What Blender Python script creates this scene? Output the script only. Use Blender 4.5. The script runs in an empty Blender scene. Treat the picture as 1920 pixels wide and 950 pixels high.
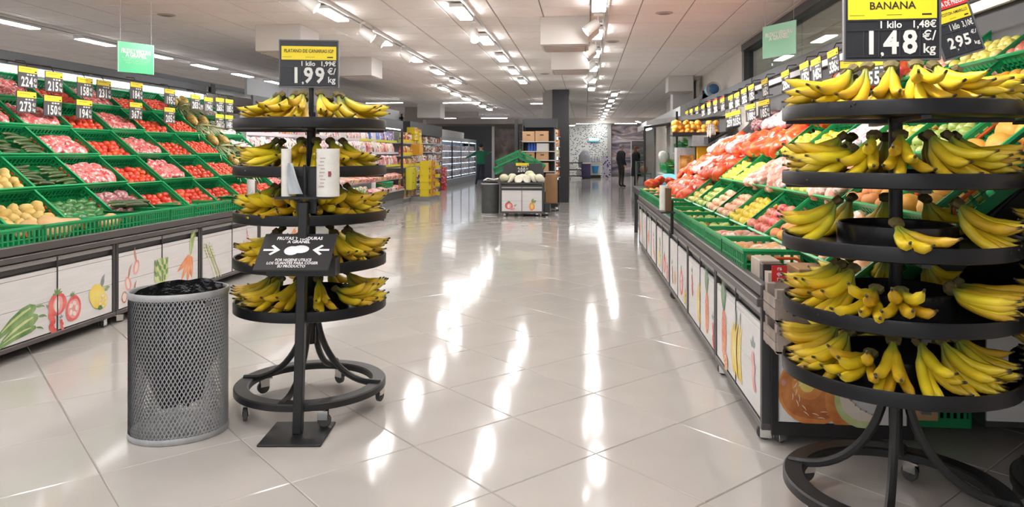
import bpy, math, random
from mathutils import Vector, Matrix, Euler, noise
random.seed(7)
SC = bpy.context.scene
COL = SC.collection
PI = math.pi
R = math.radians

# ---------------------------------------------------------------- camera, world, exposure
YAW = R(5.75)
cd = bpy.data.cameras.new('camera')
cd.sensor_width = 36.0
cd.lens = 36.0 * 1370.0 / 1920.0
cd.shift_y = -(475.0 - 286.0) / 1920.0
cd.clip_end = 200
cam = bpy.data.objects.new('camera', cd)
COL.objects.link(cam)
cam.location = (0, 0, 1.38)
cam.rotation_euler = (PI / 2, 0, YAW)
SC.camera = cam

world = bpy.data.worlds.new('world')
SC.world = world
world.use_nodes = True
world.node_tree.nodes['Background'].inputs[0].default_value = (0.90, 0.95, 1.0, 1)
world.node_tree.nodes['Background'].inputs[1].default_value = 1.0

SC.view_settings.view_transform = 'Standard'
SC.view_settings.look = 'None'
SC.view_settings.gamma = 1.0
SC.view_settings.use_curve_mapping = False
SC.view_settings.exposure = 0.30
LAMP = 38.0          # strength of the ceiling lamps
SC.cycles.use_denoising = True
SC.cycles.max_bounces = 8
SC.cycles.diffuse_bounces = 4
SC.cycles.glossy_bounces = 4
SC.cycles.transparent_max_bounces = 12
SC.cycles.sample_clamp_indirect = 6

# ---------------------------------------------------------------- materials
MATS = {}
def mat(name, col, rough=0.5, metal=0.0, var=0.0, scale=6.0, bump=0.0, bscale=60.0, rnd=0.0, col2=None,
        emit=0.0, trans=0.0, alpha=1.0, coat=0.0, spec=0.5, ior=None, sub=0.0):
    if name in MATS: return MATS[name]
    m = bpy.data.materials.new(name); m.use_nodes = True
    nt = m.node_tree; N = nt.nodes; L = nt.links
    b = N['Principled BSDF']
    b.inputs['Base Color'].default_value = (*col, 1)
    b.inputs['Roughness'].default_value = rough
    b.inputs['Metallic'].default_value = metal
    b.inputs['Specular IOR Level'].default_value = spec
    b.inputs['Transmission Weight'].default_value = trans
    b.inputs['Alpha'].default_value = alpha
    b.inputs['Coat Weight'].default_value = coat
    if ior: b.inputs['IOR'].default_value = ior
    if emit:
        b.inputs['Emission Color'].default_value = (*col, 1)
        b.inputs['Emission Strength'].default_value = emit
    src = None
    if col2 is not None or rnd:
        oi = N.new('ShaderNodeObjectInfo')
        mx = N.new('ShaderNodeMix'); mx.data_type = 'RGBA'
        c2 = col2 if col2 is not None else tuple(max(0, c * (1 - rnd)) for c in col)
        mx.inputs['A'].default_value = (*col, 1); mx.inputs['B'].default_value = (*c2, 1)
        L.new(oi.outputs['Random'], mx.inputs['Factor'])
        src = mx.outputs['Result']
    if var:
        tc = N.new('ShaderNodeTexCoord'); nz = N.new('ShaderNodeTexNoise')
        nz.inputs['Scale'].default_value = scale; nz.inputs['Detail'].default_value = 4
        L.new(tc.outputs['Object'], nz.inputs['Vector'])
        hs = N.new('ShaderNodeHueSaturation')
        mr = N.new('ShaderNodeMapRange')
        mr.inputs['From Min'].default_value = 0.3; mr.inputs['From Max'].default_value = 0.7
        mr.inputs['To Min'].default_value = 1 - var; mr.inputs['To Max'].default_value = 1 + var
        L.new(nz.outputs['Fac'], mr.inputs['Value'])
        if src is not None: L.new(src, hs.inputs['Color'])
        else: hs.inputs['Color'].default_value = (*col, 1)
        L.new(mr.outputs['Result'], hs.inputs['Value'])
        src = hs.outputs['Color']
    if src is not None: L.new(src, b.inputs['Base Color'])
    if bump:
        tc = N.new('ShaderNodeTexCoord'); nz = N.new('ShaderNodeTexNoise'); bp = N.new('ShaderNodeBump')
        nz.inputs['Scale'].default_value = bscale; nz.inputs['Detail'].default_value = 3
        bp.inputs['Strength'].default_value = bump; bp.inputs['Distance'].default_value = 0.01
        L.new(tc.outputs['Object'], nz.inputs['Vector']); L.new(nz.outputs['Fac'], bp.inputs['Height'])
        L.new(bp.outputs['Normal'], b.inputs['Normal'])
    MATS[name] = m
    return m

def ramp_mat(name, stops, rough=0.45, rnd=0.0, uv=True, noise_scale=None, spots=None):
    """colour running along the UV's u (or through noise when noise_scale is given)"""
    if name in MATS: return MATS[name]
    m = bpy.data.materials.new(name); m.use_nodes = True
    nt = m.node_tree; N = nt.nodes; L = nt.links; b = N['Principled BSDF']
    b.inputs['Roughness'].default_value = rough
    tc = N.new('ShaderNodeTexCoord'); cr = N.new('ShaderNodeValToRGB')
    el = cr.color_ramp.elements
    while len(el) < len(stops): el.new(0.5)
    for e, (p, c) in zip(el, stops): e.position = p; e.color = (*c, 1)
    if noise_scale:
        nz = N.new('ShaderNodeTexNoise'); nz.inputs['Scale'].default_value = noise_scale; nz.inputs['Detail'].default_value = 5
        L.new(tc.outputs['Object'], nz.inputs['Vector']); L.new(nz.outputs['Fac'], cr.inputs['Fac'])
    else:
        sp = N.new('ShaderNodeSeparateXYZ'); L.new(tc.outputs['UV'], sp.inputs['Vector']); L.new(sp.outputs['X'], cr.inputs['Fac'])
    src = cr.outputs['Color']
    if rnd:
        oi = N.new('ShaderNodeObjectInfo'); hs = N.new('ShaderNodeHueSaturation'); mr = N.new('ShaderNodeMapRange')
        mr.inputs['To Min'].default_value = 1 - rnd; mr.inputs['To Max'].default_value = 1 + rnd * 0.4
        L.new(oi.outputs['Random'], mr.inputs['Value']); L.new(mr.outputs['Result'], hs.inputs['Value'])
        mh = N.new('ShaderNodeMapRange'); mh.inputs['To Min'].default_value = 0.495; mh.inputs['To Max'].default_value = 0.53
        L.new(oi.outputs['Random'], mh.inputs['Value']); L.new(mh.outputs['Result'], hs.inputs['Hue'])
        L.new(src, hs.inputs['Color']); src = hs.outputs['Color']
    if spots:
        nz = N.new('ShaderNodeTexNoise'); nz.inputs['Scale'].default_value = spots; nz.inputs['Detail'].default_value = 3
        L.new(tc.outputs['Object'], nz.inputs['Vector'])
        r2 = N.new('ShaderNodeValToRGB'); r2.color_ramp.elements[0].position = 0.66; r2.color_ramp.elements[1].position = 0.74
        L.new(nz.outputs['Fac'], r2.inputs['Fac'])
        mx = N.new('ShaderNodeMix'); mx.data_type = 'RGBA'; mx.inputs['B'].default_value = (0.16, 0.08, 0.02, 1)
        L.new(r2.outputs['Color'], mx.inputs['Factor']); L.new(src, mx.inputs['A']); src = mx.outputs['Result']
    L.new(src, b.inputs['Base Color'])
    MATS[name] = m
    return m

M = mat
black = M('black_powder_coat', (0.011, 0.011, 0.012), 0.42, bump=0.15, bscale=300)
blackp = M('black_plastic', (0.02, 0.02, 0.022), 0.3)
dark = M('charcoal_metal', (0.045, 0.043, 0.045), 0.4, var=0.08, scale=3)
railm = M('dark_taupe_rail', (0.085, 0.075, 0.072), 0.38)
greyhd = M('slate_fascia', (0.055, 0.058, 0.068), 0.45)
grey = M('mid_grey_metal', (0.30, 0.30, 0.30), 0.4)
lgrey = M('light_grey_paint', (0.55, 0.54, 0.52), 0.5)
white = M('white_paint', (0.78, 0.76, 0.73), 0.5)
whitep = M('white_plastic', (0.8, 0.78, 0.75), 0.4)
galv = M('galvanised_steel', (0.42, 0.43, 0.44), 0.42, metal=0.35, var=0.1, scale=20)
chrome = M('chrome', (0.7, 0.7, 0.7), 0.18, metal=1.0)
green = M('green_crate_plastic', (0.010, 0.29, 0.095), 0.36, rnd=0.2)
green2 = M('green_crate_rim', (0.025, 0.43, 0.15), 0.34, rnd=0.15)
orangeh = M('orange_handle_plastic', (0.72, 0.12, 0.02), 0.4)
yellowc = M('yellow_card', (0.80, 0.62, 0.02), 0.5)
redc = M('red_card', (0.65, 0.03, 0.03), 0.5)
whitec = M('white_ink', (0.85, 0.85, 0.85), 0.5)
blackc = M('black_ink', (0.02, 0.02, 0.02), 0.5)
greenc = M('green_acrylic', (0.06, 0.50, 0.22), 0.35)
lamp = M('lamp_diffuser', (1.0, 0.985, 0.975), 0.5, emit=LAMP)
lampsoft = M('strip_light', (1.0, 0.98, 0.96), 0.5, emit=4.0)
rubber = M('grey_rubber', (0.06, 0.06, 0.06), 0.6)

# ---------------------------------------------------------------- mesh builder
class MB:
    def __init__(s): s.v = []; s.f = []; s.m = []; s.uv = []; s.hasuv = False
    def add(s, vs, fs, mi=0, uvs=None):
        o = len(s.v); s.v += [tuple(p) for p in vs]
        for i, f in enumerate(fs):
            s.f.append(tuple(o + k for k in f)); s.m.append(mi)
            if uvs: s.uv.append([uvs[k] for k in f]); s.hasuv = True
            else: s.uv.append([(0, 0)] * len(f))
        return s
    def box(s, c, d, mi=0, rot=None, ch=0.0):
        x, y, z = d[0] / 2, d[1] / 2, d[2] / 2
        if ch <= 0:
            vs = [(-x,-y,-z),(x,-y,-z),(x,y,-z),(-x,y,-z),(-x,-y,z),(x,-y,z),(x,y,z),(-x,y,z)]
            fs = [(3,2,1,0),(4,5,6,7),(0,1,5,4),(1,2,6,5),(2,3,7,6),(3,0,4,7)]
        else:
            ch = min(ch, x * .9, y * .9, z * .9)
            vs = []; fs = []
            idx = {}
            for sx in (-1, 1):
                for sy in (-1, 1):
                    for sz in (-1, 1):
                        for ax in range(3):
                            p = [sx * x, sy * y, sz * z]
                            for k in range(3):
                                if k != ax: p[k] -= (sx, sy, sz)[k] * ch
                            idx[(sx, sy, sz, ax)] = len(vs); vs.append(tuple(p))
            def q(*k): fs.append(tuple(idx[a] for a in k))
            for sg in (-1, 1):
                o = lambda l: l if sg > 0 else l[::-1]
                q(*o([(sg,-1,-1,0),(sg,1,-1,0),(sg,1,1,0),(sg,-1,1,0)]))
                q(*o([(-1,sg,-1,1),(-1,sg,1,1),(1,sg,1,1),(1,sg,-1,1)]))
                q(*o([(-1,-1,sg,2),(1,-1,sg,2),(1,1,sg,2),(-1,1,sg,2)]))
            for a in (-1, 1):
                for b in (-1, 1):
                    o = lambda l: l if a * b > 0 else l[::-1]
                    q(*o([(a,b,-1,0),(a,b,-1,1),(a,b,1,1),(a,b,1,0)]))
                    q(*o([(a,-1,b,2),(a,1,b,2),(a,1,b,0),(a,-1,b,0)])[::-1])
                    q(*o([(-1,a,b,1),(-1,a,b,2),(1,a,b,2),(1,a,b,1)])[::-1])
                    for e in (-1, 1):
                        t = [(a,b,e,0),(a,b,e,1),(a,b,e,2)]
                        q(*(t if a * b * e > 0 else t[::-1]))
        if rot is not None:
            mt = rot if isinstance(rot, Matrix) else Euler(rot).to_matrix()
            vs = [mt @ Vector(p) for p in vs]
        vs = [(p[0] + c[0], p[1] + c[1], p[2] + c[2]) for p in vs]
        return s.add(vs, fs, mi)
    def span(s, a, b, mi=0, ch=0.0):
        return s.box([(a[i] + b[i]) / 2 for i in range(3)], [abs(b[i] - a[i]) for i in range(3)], mi, None, ch)
    def tube(s, path, rad, n=8, mi=0, caps=True, closed=False, flat=(1.0, 1.0), up=None):
        P = [Vector(p) for p in path]; K = len(P)
        rr = rad if isinstance(rad, (list, tuple)) else [rad] * K
        vs = []; uvs = []
        prev = None
        for i, p in enumerate(P):
            if closed: t = P[(i + 1) % K] - P[i - 1]
            else: t = P[min(i + 1, K - 1)] - P[max(i - 1, 0)]
            t.normalize()
            if prev is None:
                u = Vector(up) if up else (Vector((0, 0, 1)) if abs(t.z) < .9 else Vector((1, 0, 0)))
            else: u = prev
            u = (u - t * u.dot(t)); u.normalize(); prev = u
            w = t.cross(u)
            for k in range(n):
                a = 2 * PI * k / n + PI / n
                vs.append(p + (u * math.cos(a) * flat[0] + w * math.sin(a) * flat[1]) * rr[i])
                uvs.append((i / max(1, K - 1), k / n))
        fs = []
        for i in range(K if closed else K - 1):
            j = (i + 1) % K
            for k in range(n):
                l = (k + 1) % n
                fs.append((i * n + k, i * n + l, j * n + l, j * n + k))
        if caps and not closed:
            fs.append(tuple(range(n))[::-1]); fs.append(tuple((K - 1) * n + k for k in range(n)))
        return s.add(vs, fs, mi, uvs)
    def lathe(s, prof, n=24, mi=0, c=(0, 0, 0), sx=1.0, sy=1.0):
        vs = []; fs = []; rings = []
        for r, z in prof:
            if r < 1e-6: rings.append([len(vs)]); vs.append((c[0], c[1], c[2] + z))
            else:
                rings.append(list(range(len(vs), len(vs) + n)))
                vs += [(c[0] + sx * r * math.cos(2 * PI * k / n), c[1] + sy * r * math.sin(2 * PI * k / n), c[2] + z) for k in range(n)]
        for a, b in zip(rings[:-1], rings[1:]):
            if len(a) == 1 and len(b) == 1: continue
            for k in range(n):
                l = (k + 1) % n
                if len(a) == 1: fs.append((a[0], b[l], b[k]))
                elif len(b) == 1: fs.append((a[k], a[l], b[0]))
                else: fs.append((a[k], a[l], b[l], b[k]))
        return s.add(vs, fs, mi)
    def ball(s, c, r, n=10, m=6, mi=0, fn=None):
        r = r if isinstance(r, (list, tuple)) else (r, r, r)
        vs = [(0, 0, -1)]
        for i in range(1, m):
            a = -PI / 2 + PI * i / m
            vs += [(math.cos(a) * math.cos(2 * PI * k / n), math.cos(a) * math.sin(2 * PI * k / n), math.sin(a)) for k in range(n)]
        vs.append((0, 0, 1))
        fs = [(0, 1 + (k + 1) % n, 1 + k) for k in range(n)]
        for i in range(m - 2):
            o = 1 + i * n
            fs += [(o + k, o + (k + 1) % n, o + n + (k + 1) % n, o + n + k) for k in range(n)]
        o = 1 + (m - 2) * n; t = len(vs) - 1
        fs += [(o + k, o + (k + 1) % n, t) for k in range(n)]
        if fn: vs = [tuple(Vector(p) * fn(Vector(p))) for p in vs]
        vs = [(c[0] + p[0] * r[0], c[1] + p[1] * r[1], c[2] + p[2] * r[2]) for p in vs]
        return s.add(vs, fs, mi)
    def poly(s, pts, mi=0, thick=0.0, axis=(0, 0, 1)):
        n = len(pts); a = Vector(axis) * thick
        if thick == 0: return s.add(pts, [tuple(range(n))], mi)
        vs = [tuple(p) for p in pts] + [tuple(Vector(p) + a) for p in pts]
        fs = [tuple(range(n))[::-1], tuple(range(n, 2 * n))] + [(i, (i + 1) % n, n + (i + 1) % n, n + i) for i in range(n)]
        return s.add(vs, fs, mi)
    def xf(s, mt):
        s.v = [tuple(mt @ Vector(p)) for p in s.v]; return s
    def mesh(s, name, mats, smooth=False, sharp=40):
        me = bpy.data.meshes.new(name)
        me.from_pydata(s.v, [], s.f)
        for m_ in (mats if isinstance(mats, (list, tuple)) else [mats]): me.materials.append(m_)
        me.polygons.foreach_set('material_index', s.m)
        if smooth:
            me.polygons.foreach_set('use_smooth', [True] * len(s.f))
            if sharp: me.set_sharp_from_angle(angle=R(sharp))
        if s.hasuv:
            ul = me.uv_layers.new(name='UVMap')
            flat = [c for f in s.uv for uv in f for c in uv]
            ul.data.foreach_set('uv', flat)
        me.update()
        return me
    def build(s, name, mats, parent=None, smooth=False, loc=None, rot=None, sharp=40):
        return ob(name, s.mesh(name, mats, smooth, sharp), parent, loc, rot)

def ob(name, me, parent=None, loc=None, rot=None, scale=None):
    o = bpy.data.objects.new(name, me); COL.objects.link(o)
    if parent is not None: o.parent = parent
    if loc is not None: o.location = loc
    if rot is not None: o.rotation_euler = rot
    if scale is not None: o.scale = scale if hasattr(scale, '__len__') else (scale,) * 3
    return o
def tag(o, label=None, cat=None, group=None, kind=None):
    if label: o['label'] = label
    if cat: o['category'] = cat
    if group: o['group'] = group
    if kind: o['kind'] = kind
    return o
def thing(name, label, cat, loc=(0, 0, 0), rz=0.0, group=None):
    return tag(ob(name, None, None, loc, (0, 0, rz)), label, cat, group)
def copytree(o, parent=None):
    c = o.copy(); COL.objects.link(c)
    if parent is not None: c.parent = parent
    for ch in list(o.children): copytree(ch, c)
    return c
def dup(o, label, loc, rot=None, group=None, scale=None):
    c = copytree(o); c.location = loc; c['label'] = label
    if rot is not None: c.rotation_euler = rot
    if group: c['group'] = group
    if scale: c.scale = (scale,) * 3
    return c
ORD = ['first', 'second', 'third', 'fourth', 'fifth', 'sixth', 'seventh', 'eighth', 'ninth', 'tenth', 'eleventh', 'twelfth',
       'thirteenth', 'fourteenth', 'fifteenth', 'sixteenth', 'seventeenth', 'eighteenth', 'nineteenth', 'twentieth',
       'twenty-first', 'twenty-second', 'twenty-third', 'twenty-fourth', 'twenty-fifth', 'twenty-sixth', 'twenty-seventh', 'twenty-eighth']

# ---------------------------------------------------------------- lettering (made first, while the scene is empty)
TXT = {}
def text(s, bold=0.02):
    """mesh of a string, centred, cap height about 0.7, lying in XY facing +Z"""
    k = (s, bold)
    if k in TXT: return TXT[k]
    cu = bpy.data.curves.new('txt', 'FONT'); cu.body = s; cu.align_x = 'CENTER'; cu.align_y = 'CENTER'
    cu.resolution_u = 2; cu.offset = bold; cu.size = 1.0; cu.space_line = 0.85
    o = bpy.data.objects.new('txt', cu); COL.objects.link(o)
    dg = bpy.context.evaluated_depsgraph_get()
    me = bpy.data.meshes.new_from_object(o.evaluated_get(dg))
    bpy.data.objects.remove(o); bpy.data.curves.remove(cu)
    xs = [v.co.x for v in me.vertices]
    me['w'] = (max(xs) - min(xs)) if xs else 0.0
    TXT[k] = me
    return me
def letters(mb, s, c, right, up, size, mi, maxw=None, bold=0.02, off=0.0012, align='c', sx=1.0):
    """put lettering onto a face: c its centre, right/up the face's axes"""
    me = text(s, bold); r = Vector(right).normalized(); u = Vector(up).normalized(); n = r.cross(u)
    w = me['w'] * size * sx
    k = sx
    if maxw and w > maxw: k = sx * maxw / w; w = maxw
    c = Vector(c)
    if align == 'r': c = c - r * (w / 2)
    if align == 'l': c = c + r * (w / 2)
    vs = [c + r * (v.co.x * size * k) + u * (v.co.y * size) + n * off for v in me.vertices]
    mb.add(vs, [tuple(p.vertices) for p in me.polygons], mi)
    return mb
for t_ in ['BANANA', '1 kilo', '1,48€', '1', '2', '3', '4', '5', '6', '7', '8', '9', '0', '€/', 'kg', ',', 'PLATANO DE CANARIAS IGP', '1,99€',
           'BAJADA DE PRECIO', 'MELOCOTON AMARILLO', '3,10€', 'FRUTAS Y VERDURAS', 'A GRANEL']: text(t_)
# ================================================================ SETTING
CZ = 3.13
S_, C_ = math.sin(YAW), math.cos(YAW)
def proj(x, y, z):
    Z = -S_ * x + C_ * y; Lt = C_ * x + S_ * y
    if Z < 0.1: return None
    return (960 + 1370 * Lt / Z, 286 - 1370 * (z - 1.38) / Z, Z)
def struct(name, mb, m, **k): return tag(mb.build(name, m, **k), kind='structure')

# floor: 60 cm tiles laid on the diagonal
tile_m = M('cream_porcelain_tile', (0.50, 0.468, 0.438), 0.17, var=0.035, scale=2.2, rnd=0.06, spec=0.5)
nt = tile_m.node_tree
_tc = nt.nodes.new('ShaderNodeTexCoord'); _nz = nt.nodes.new('ShaderNodeTexNoise'); _mp = nt.nodes.new('ShaderNodeMapRange')
_nz.inputs['Scale'].default_value = 3.0
_mp.inputs['To Min'].default_value = 0.05; _mp.inputs['To Max'].default_value = 0.13
nt.links.new(_tc.outputs['Object'], _nz.inputs['Vector']); nt.links.new(_nz.outputs['Fac'], _mp.inputs['Value'])
nt.links.new(_mp.outputs['Result'], nt.nodes['Principled BSDF'].inputs['Roughness'])
grout_m = M('tile_grout', (0.26, 0.23, 0.21), 0.8)
fl = struct('floor', MB().span((-14, -6, -0.06), (4.5, 43, -0.004)), grout_m)
def tile_mb(mb=None, cx=0, cy=0, rot=0.0, s=0.2985, b=0.004, h=0.0035, tx=0, ty=0):
    mb = mb or MB()
    vs = [(-s,-s,-h),(s,-s,-h),(s,s,-h),(-s,s,-h),(-s+b,-s+b,0),(s-b,-s+b,0),(s-b,s-b,0),(-s+b,s-b,0)]
    ca, sa = math.cos(rot), math.sin(rot)
    vs = [(cx + x * ca - y * sa, cy + x * sa + y * ca, z + x * tx + y * ty) for x, y, z in vs]
    return mb.add(vs, [(4,5,6,7),(0,1,5,4),(1,2,6,5),(2,3,7,6),(3,0,4,7)])
tme = tile_mb().mesh('floor_tile', tile_m)
rest = MB(); cand = []
for i in range(-60, 90):
    for j in range(-60, 90):
        x = -0.378 + 0.6 * ((i + .5) - (j + .5)) * math.sqrt(.5); y = 2.948 + 0.6 * ((i + .5) + (j + .5)) * math.sqrt(.5)
        if not (-13.6 < x < 4.1 and -5.6 < y < 42.6): continue
        p = proj(x, y, 0)
        vis = p and p[2] > 1.2 and -150 < p[0] < 2070 and p[1] < 1060
        hid = x > 1.2 or x < -4.1
        cand.append(((p[2] if vis and not hid else 999), x, y))
cand.sort()
for k, (d, x, y) in enumerate(cand):
    q_ = .0008 * min(1.0, 5.0 / max(d, .1)) if d < 900 else .0002
    tx, ty = random.gauss(0, q_), random.gauss(0, q_)
    if k < 290 and d < 900:
        o = ob('tile', tme, fl, (x, y, 0), (ty, -tx, PI / 4))
    else: tile_mb(rest, x, y, PI / 4, tx=tx, ty=ty)
tag(rest.build('far_tiles', tile_m, fl), kind='stuff')

# ceiling: 60 cm lay-in panels
panel_m = M('ceiling_panel_white', (0.90, 0.845, 0.81), 0.9, var=0.02, scale=8, rnd=0.04, bump=0.1, bscale=180)
grid_m = M('ceiling_joint_dark', (0.30, 0.27, 0.25), 0.9)  # dark colour of the joints between panels, reused on the speaker covers
ce = struct('ceiling', MB().span((-14, -6, CZ + 0.012), (4.5, 43, CZ + 0.06)), grid_m)
def cpan(mb, cx, cy, s=0.294, b=0.006):
    vs = [(cx-s,cy-s,.01),(cx+s,cy-s,.01),(cx+s,cy+s,.01),(cx-s,cy+s,.01),(cx-s+b,cy-s+b,0),(cx+s-b,cy-s+b,0),(cx+s-b,cy+s-b,0),(cx-s+b,cy+s-b,0)]
    return mb.add(vs, [(7,6,5,4),(4,5,1,0),(5,6,2,1),(6,7,3,2),(7,4,0,3)])
cme = cpan(MB(), 0, 0).mesh('ceiling_panel', panel_m)
rest = MB(); k = 0; cand = []
for i in range(-24, 8):
    for j in range(-11, 72):
        x = 0.36 + 0.6 * i; y = 0.67 + 0.6 * j
        if x > 4.2 or x < -13.7 or y > 42.6 or y < -5.6: continue
        p = proj(x, y, CZ)
        vis = p and -60 < p[0] < 1980 and p[1] > -20 and x < 2.6
        cand.append((p[2] + abs(x) * .3 if vis else 999, x, y))
cand.sort()
for d, x, y in cand:
    if d < 900 and k < 290: ob('panel', cme, ce, (x, y, CZ)); k += 1
    else: cpan(rest, x, y)
rest.v = [(a, b, c + CZ) for a, b, c in rest.v]
tag(rest.build('far_panels', panel_m, ce), kind='stuff')

# walls
wallm = M('warm_white_wall', (0.62, 0.57, 0.52), 0.8, var=0.03, scale=2)
greyw = M('pale_grey_wall', (0.50, 0.48, 0.46), 0.8, var=0.03, scale=2)
struct('wall_left', MB().span((-13.9, -6, 0), (-13.7, 43, CZ + .02)), wallm)
# unseen shop front: low upstand, glazing bars, left open to let world light in
sf = MB().span((-13.7, -5.9, 0), (4.4, -5.7, .25)).span((-13.7, -5.9, 2.95), (4.4, -5.7, CZ + .02))
for k in range(7): sf.span((-13.7 + 2.98 * k, -5.86, .25), (-13.58 + 2.98 * k, -5.74, 2.95))
struct('wall_front', sf, wallm)
struct('wall_right', MB().span((2.66, 12.2, 0), (2.78, 24.5, CZ + .02)).span((2.66, -5.7, 0), (2.78, 12.2, 2.2)).span((2.75, 24.5, 0), (3.9, 24.6, CZ + .02)).span((3.9, 24.6, 0), (4.05, 43, CZ + .02)), wallm)
# glazed band above the right-hand wall, with the pale room behind it
wf = MB()
wf.span((2.55, 12.14, 2.2), (2.75, 12.3, CZ), 0).span((2.52, -5.7, CZ - .11), (2.75, 12.2, CZ - .005), 0).span((2.56, -5.7, 2.2), (2.75, 12.2, 2.26), 0)
win = struct('window_1', wf, M('window_frame_dark', (0.03, 0.03, 0.032), 0.4))
paneglass = bpy.data.materials.new('reflective_pane'); paneglass.use_nodes = True
_n = paneglass.node_tree; _n.nodes.remove(_n.nodes['Principled BSDF'])
_g = _n.nodes.new('ShaderNodeBsdfGlossy'); _g.inputs['Color'].default_value = (.62, .68, .65, 1); _g.inputs['Roughness'].default_value = .03
_t = _n.nodes.new('ShaderNodeBsdfTransparent'); _t.inputs['Color'].default_value = (.80, .86, .83, 1)
_f = _n.nodes.new('ShaderNodeLayerWeight'); _f.inputs['Blend'].default_value = .35
_x = _n.nodes.new('ShaderNodeMixShader'); _mr = _n.nodes.new('ShaderNodeMapRange'); _mr.inputs['To Min'].default_value = .06; _mr.inputs['To Max'].default_value = .85
_n.links.new(_f.outputs['Facing'], _mr.inputs['Value']); _n.links.new(_mr.outputs['Result'], _x.inputs['Fac'])
_n.links.new(_t.outputs[0], _x.inputs[1]); _n.links.new(_g.outputs[0], _x.inputs[2]); _n.links.new(_x.outputs[0], _n.nodes['Material Output'].inputs['Surface'])
clearglass = paneglass.copy(); clearglass.name = 'clear_glass'
for n_ in clearglass.node_tree.nodes:
    if n_.type == 'MAP_RANGE': n_.inputs['To Min'].default_value = .02; n_.inputs['To Max'].default_value = .30
    if n_.type == 'BSDF_TRANSPARENT': n_.inputs['Color'].default_value = (.93, .95, .94, 1)
pme = MB().box((0, 0, 0), (.012, 1.44, CZ - 2.37)).mesh('pane', paneglass)
for k in range(12):
    ob('pane', pme, win, (2.63, 12.14 - .74 - 1.46 * k, (2.26 + CZ - .11) / 2))
struct('wall_room_behind_glass', MB().span((4.2, -5.7, 0), (4.35, 24.5, CZ + .02)), wallm)

# far end of the shop
dots = bpy.data.materials.new('terrazzo_dots'); dots.use_nodes = True
_n = dots.node_tree; _b = _n.nodes['Principled BSDF']; _b.inputs['Roughness'].default_value = .6
_tc = _n.nodes.new('ShaderNodeTexCoord'); _vo = _n.nodes.new('ShaderNodeTexVoronoi'); _vo.inputs['Scale'].default_value = 11
_cr = _n.nodes.new('ShaderNodeValToRGB'); _cr.color_ramp.interpolation = 'CONSTANT'
_cr.color_ramp.elements[0].color = (.05, .06, .09, 1); _cr.color_ramp.elements[1].position = .33; _cr.color_ramp.elements[1].color = (.62, .63, .60, 1)
_n.links.new(_tc.outputs['Object'], _vo.inputs['Vector']); _n.links.new(_vo.outputs['Distance'], _cr.inputs['Fac'])
_n.links.new(_cr.outputs['Color'], _b.inputs['Base Color'])
struct('wall_back', MB().span((-1.2, 42.3, 0), (1.24, 42.6, CZ + .02)), dots)
struct('wall_back_side', MB().span((-13.7, 42.4, 0), (-1.2, 42.6, CZ + .02)), greyw)
struct('wall_back_pier', MB().span((1.24, 42.0, 0), (1.46, 42.6, CZ + .02)), M('grey_pier', (.36, .35, .33), .7))
struct('wall_back_right', MB().span((1.46, 42.45, 0), (4.1, 42.6, CZ + .02)), greyw)
# two uneven ceiling downstands
struct('beam_1', MB().span((-13.7, 37.2, 2.86), (3.9, 37.5, CZ)), wallm)
struct('beam_2', MB().span((-13.7, 31.0, 2.95), (-4.6, 31.3, CZ)), wallm)
struct('trim_1', MB().span((2.63, -5.7, 2.2), (2.66, 24.5, 2.24)), dark)
# pillars standing through the shop
struct('pillar_1', MB().span((-.92, 20.3, 0), (-.46, 20.9, CZ)), M('pillar_charcoal', (.05, .05, .055), .5))
struct('pillar_2', MB().span((-1.24, 21.2, 0), (-.93, 21.6, CZ)), lgrey)
struct('pillar_3', MB().span((2.1, 18.0, 0), (2.6, 18.5, CZ)), lgrey)
struct('pillar_4', MB().span((-6.9, 27.5, 0), (-6.2, 28.1, CZ)), M('pillar_taupe', (.42, .37, .33), .7))
struct('pillar_5', MB().span((-8.9, 26.2, 0), (-8.3, 26.8, CZ)), M('pillar_taupe', (.42, .37, .33), .7))

# ---------------------------------------------------------------- ceiling lamps
LAMPS = []
def track_row(name_label, x, ys, length, y0, y1, wid=0.16, grp='flat lamps on the ceiling tracks', tl=''):
    t = thing('light_track', 'long white lighting track on the ceiling, ' + tl, 'lighting track', (x + .10, (y0 + y1) / 2, CZ), 0, None)
    MB().box((0, 0, -.02), (.035, y1 - y0, .035)).build('rail', whitep, t)
    mb = MB().box((-.008, 0, -.039), (.006, y1 - y0, .003)).box((.008, 0, -.039), (.006, y1 - y0, .003)); mb.build('conductor', blackp, t)
    for k, y in enumerate(ys):
        p = proj(x, y, CZ)
        o = None
        lab = 'flat white lamp on the %s, %s along from the camera' % (tl, ORD[k] if k < len(ORD) else 'far')
        o = thing('track_lamp', lab, 'lamp', (x, y, CZ), 0, grp)
        L2 = LH if name_label in 'lmn' else LD
        ob('housing', L2[0], o); ob('diffuser', L2[1], o)
    return t
LH = (MB().box((0, 0, -.045), (.19, .76, .05), 0, None, .008).box((.10, 0, -.02), (.03, .3, .03)).mesh('lamp_housing', whitep),
      MB().box((0, 0, -.074), (.16, .72, .008)).mesh('lamp_diffuser', lamp))
LD = (MB().box((0, 0, -.045), (.17, .74, .05), 0, None, .008).box((.10, 0, -.02), (.03, .3, .03)).mesh('lamp_housing', whitep),
      MB().box((0, 0, -.078), (.155, .72, .016)).mesh('lamp_diffuser', lamp))
A = [8.66 + 2.11 * k for k in range(-6, 5)]
track_row('a', -3.07, A, .7, -4.5, 18.2, tl='track left of the aisle')
track_row('b', -1.49, [8.72 + 2.13 * k for k in range(-6, 5)], .7, -4.5, 18.2, tl='track over the aisle')
track_row('d', -3.72, [18.9 + 1.85 * k for k in range(6)], .7, 18.3, 29, tl='far left track')
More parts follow.
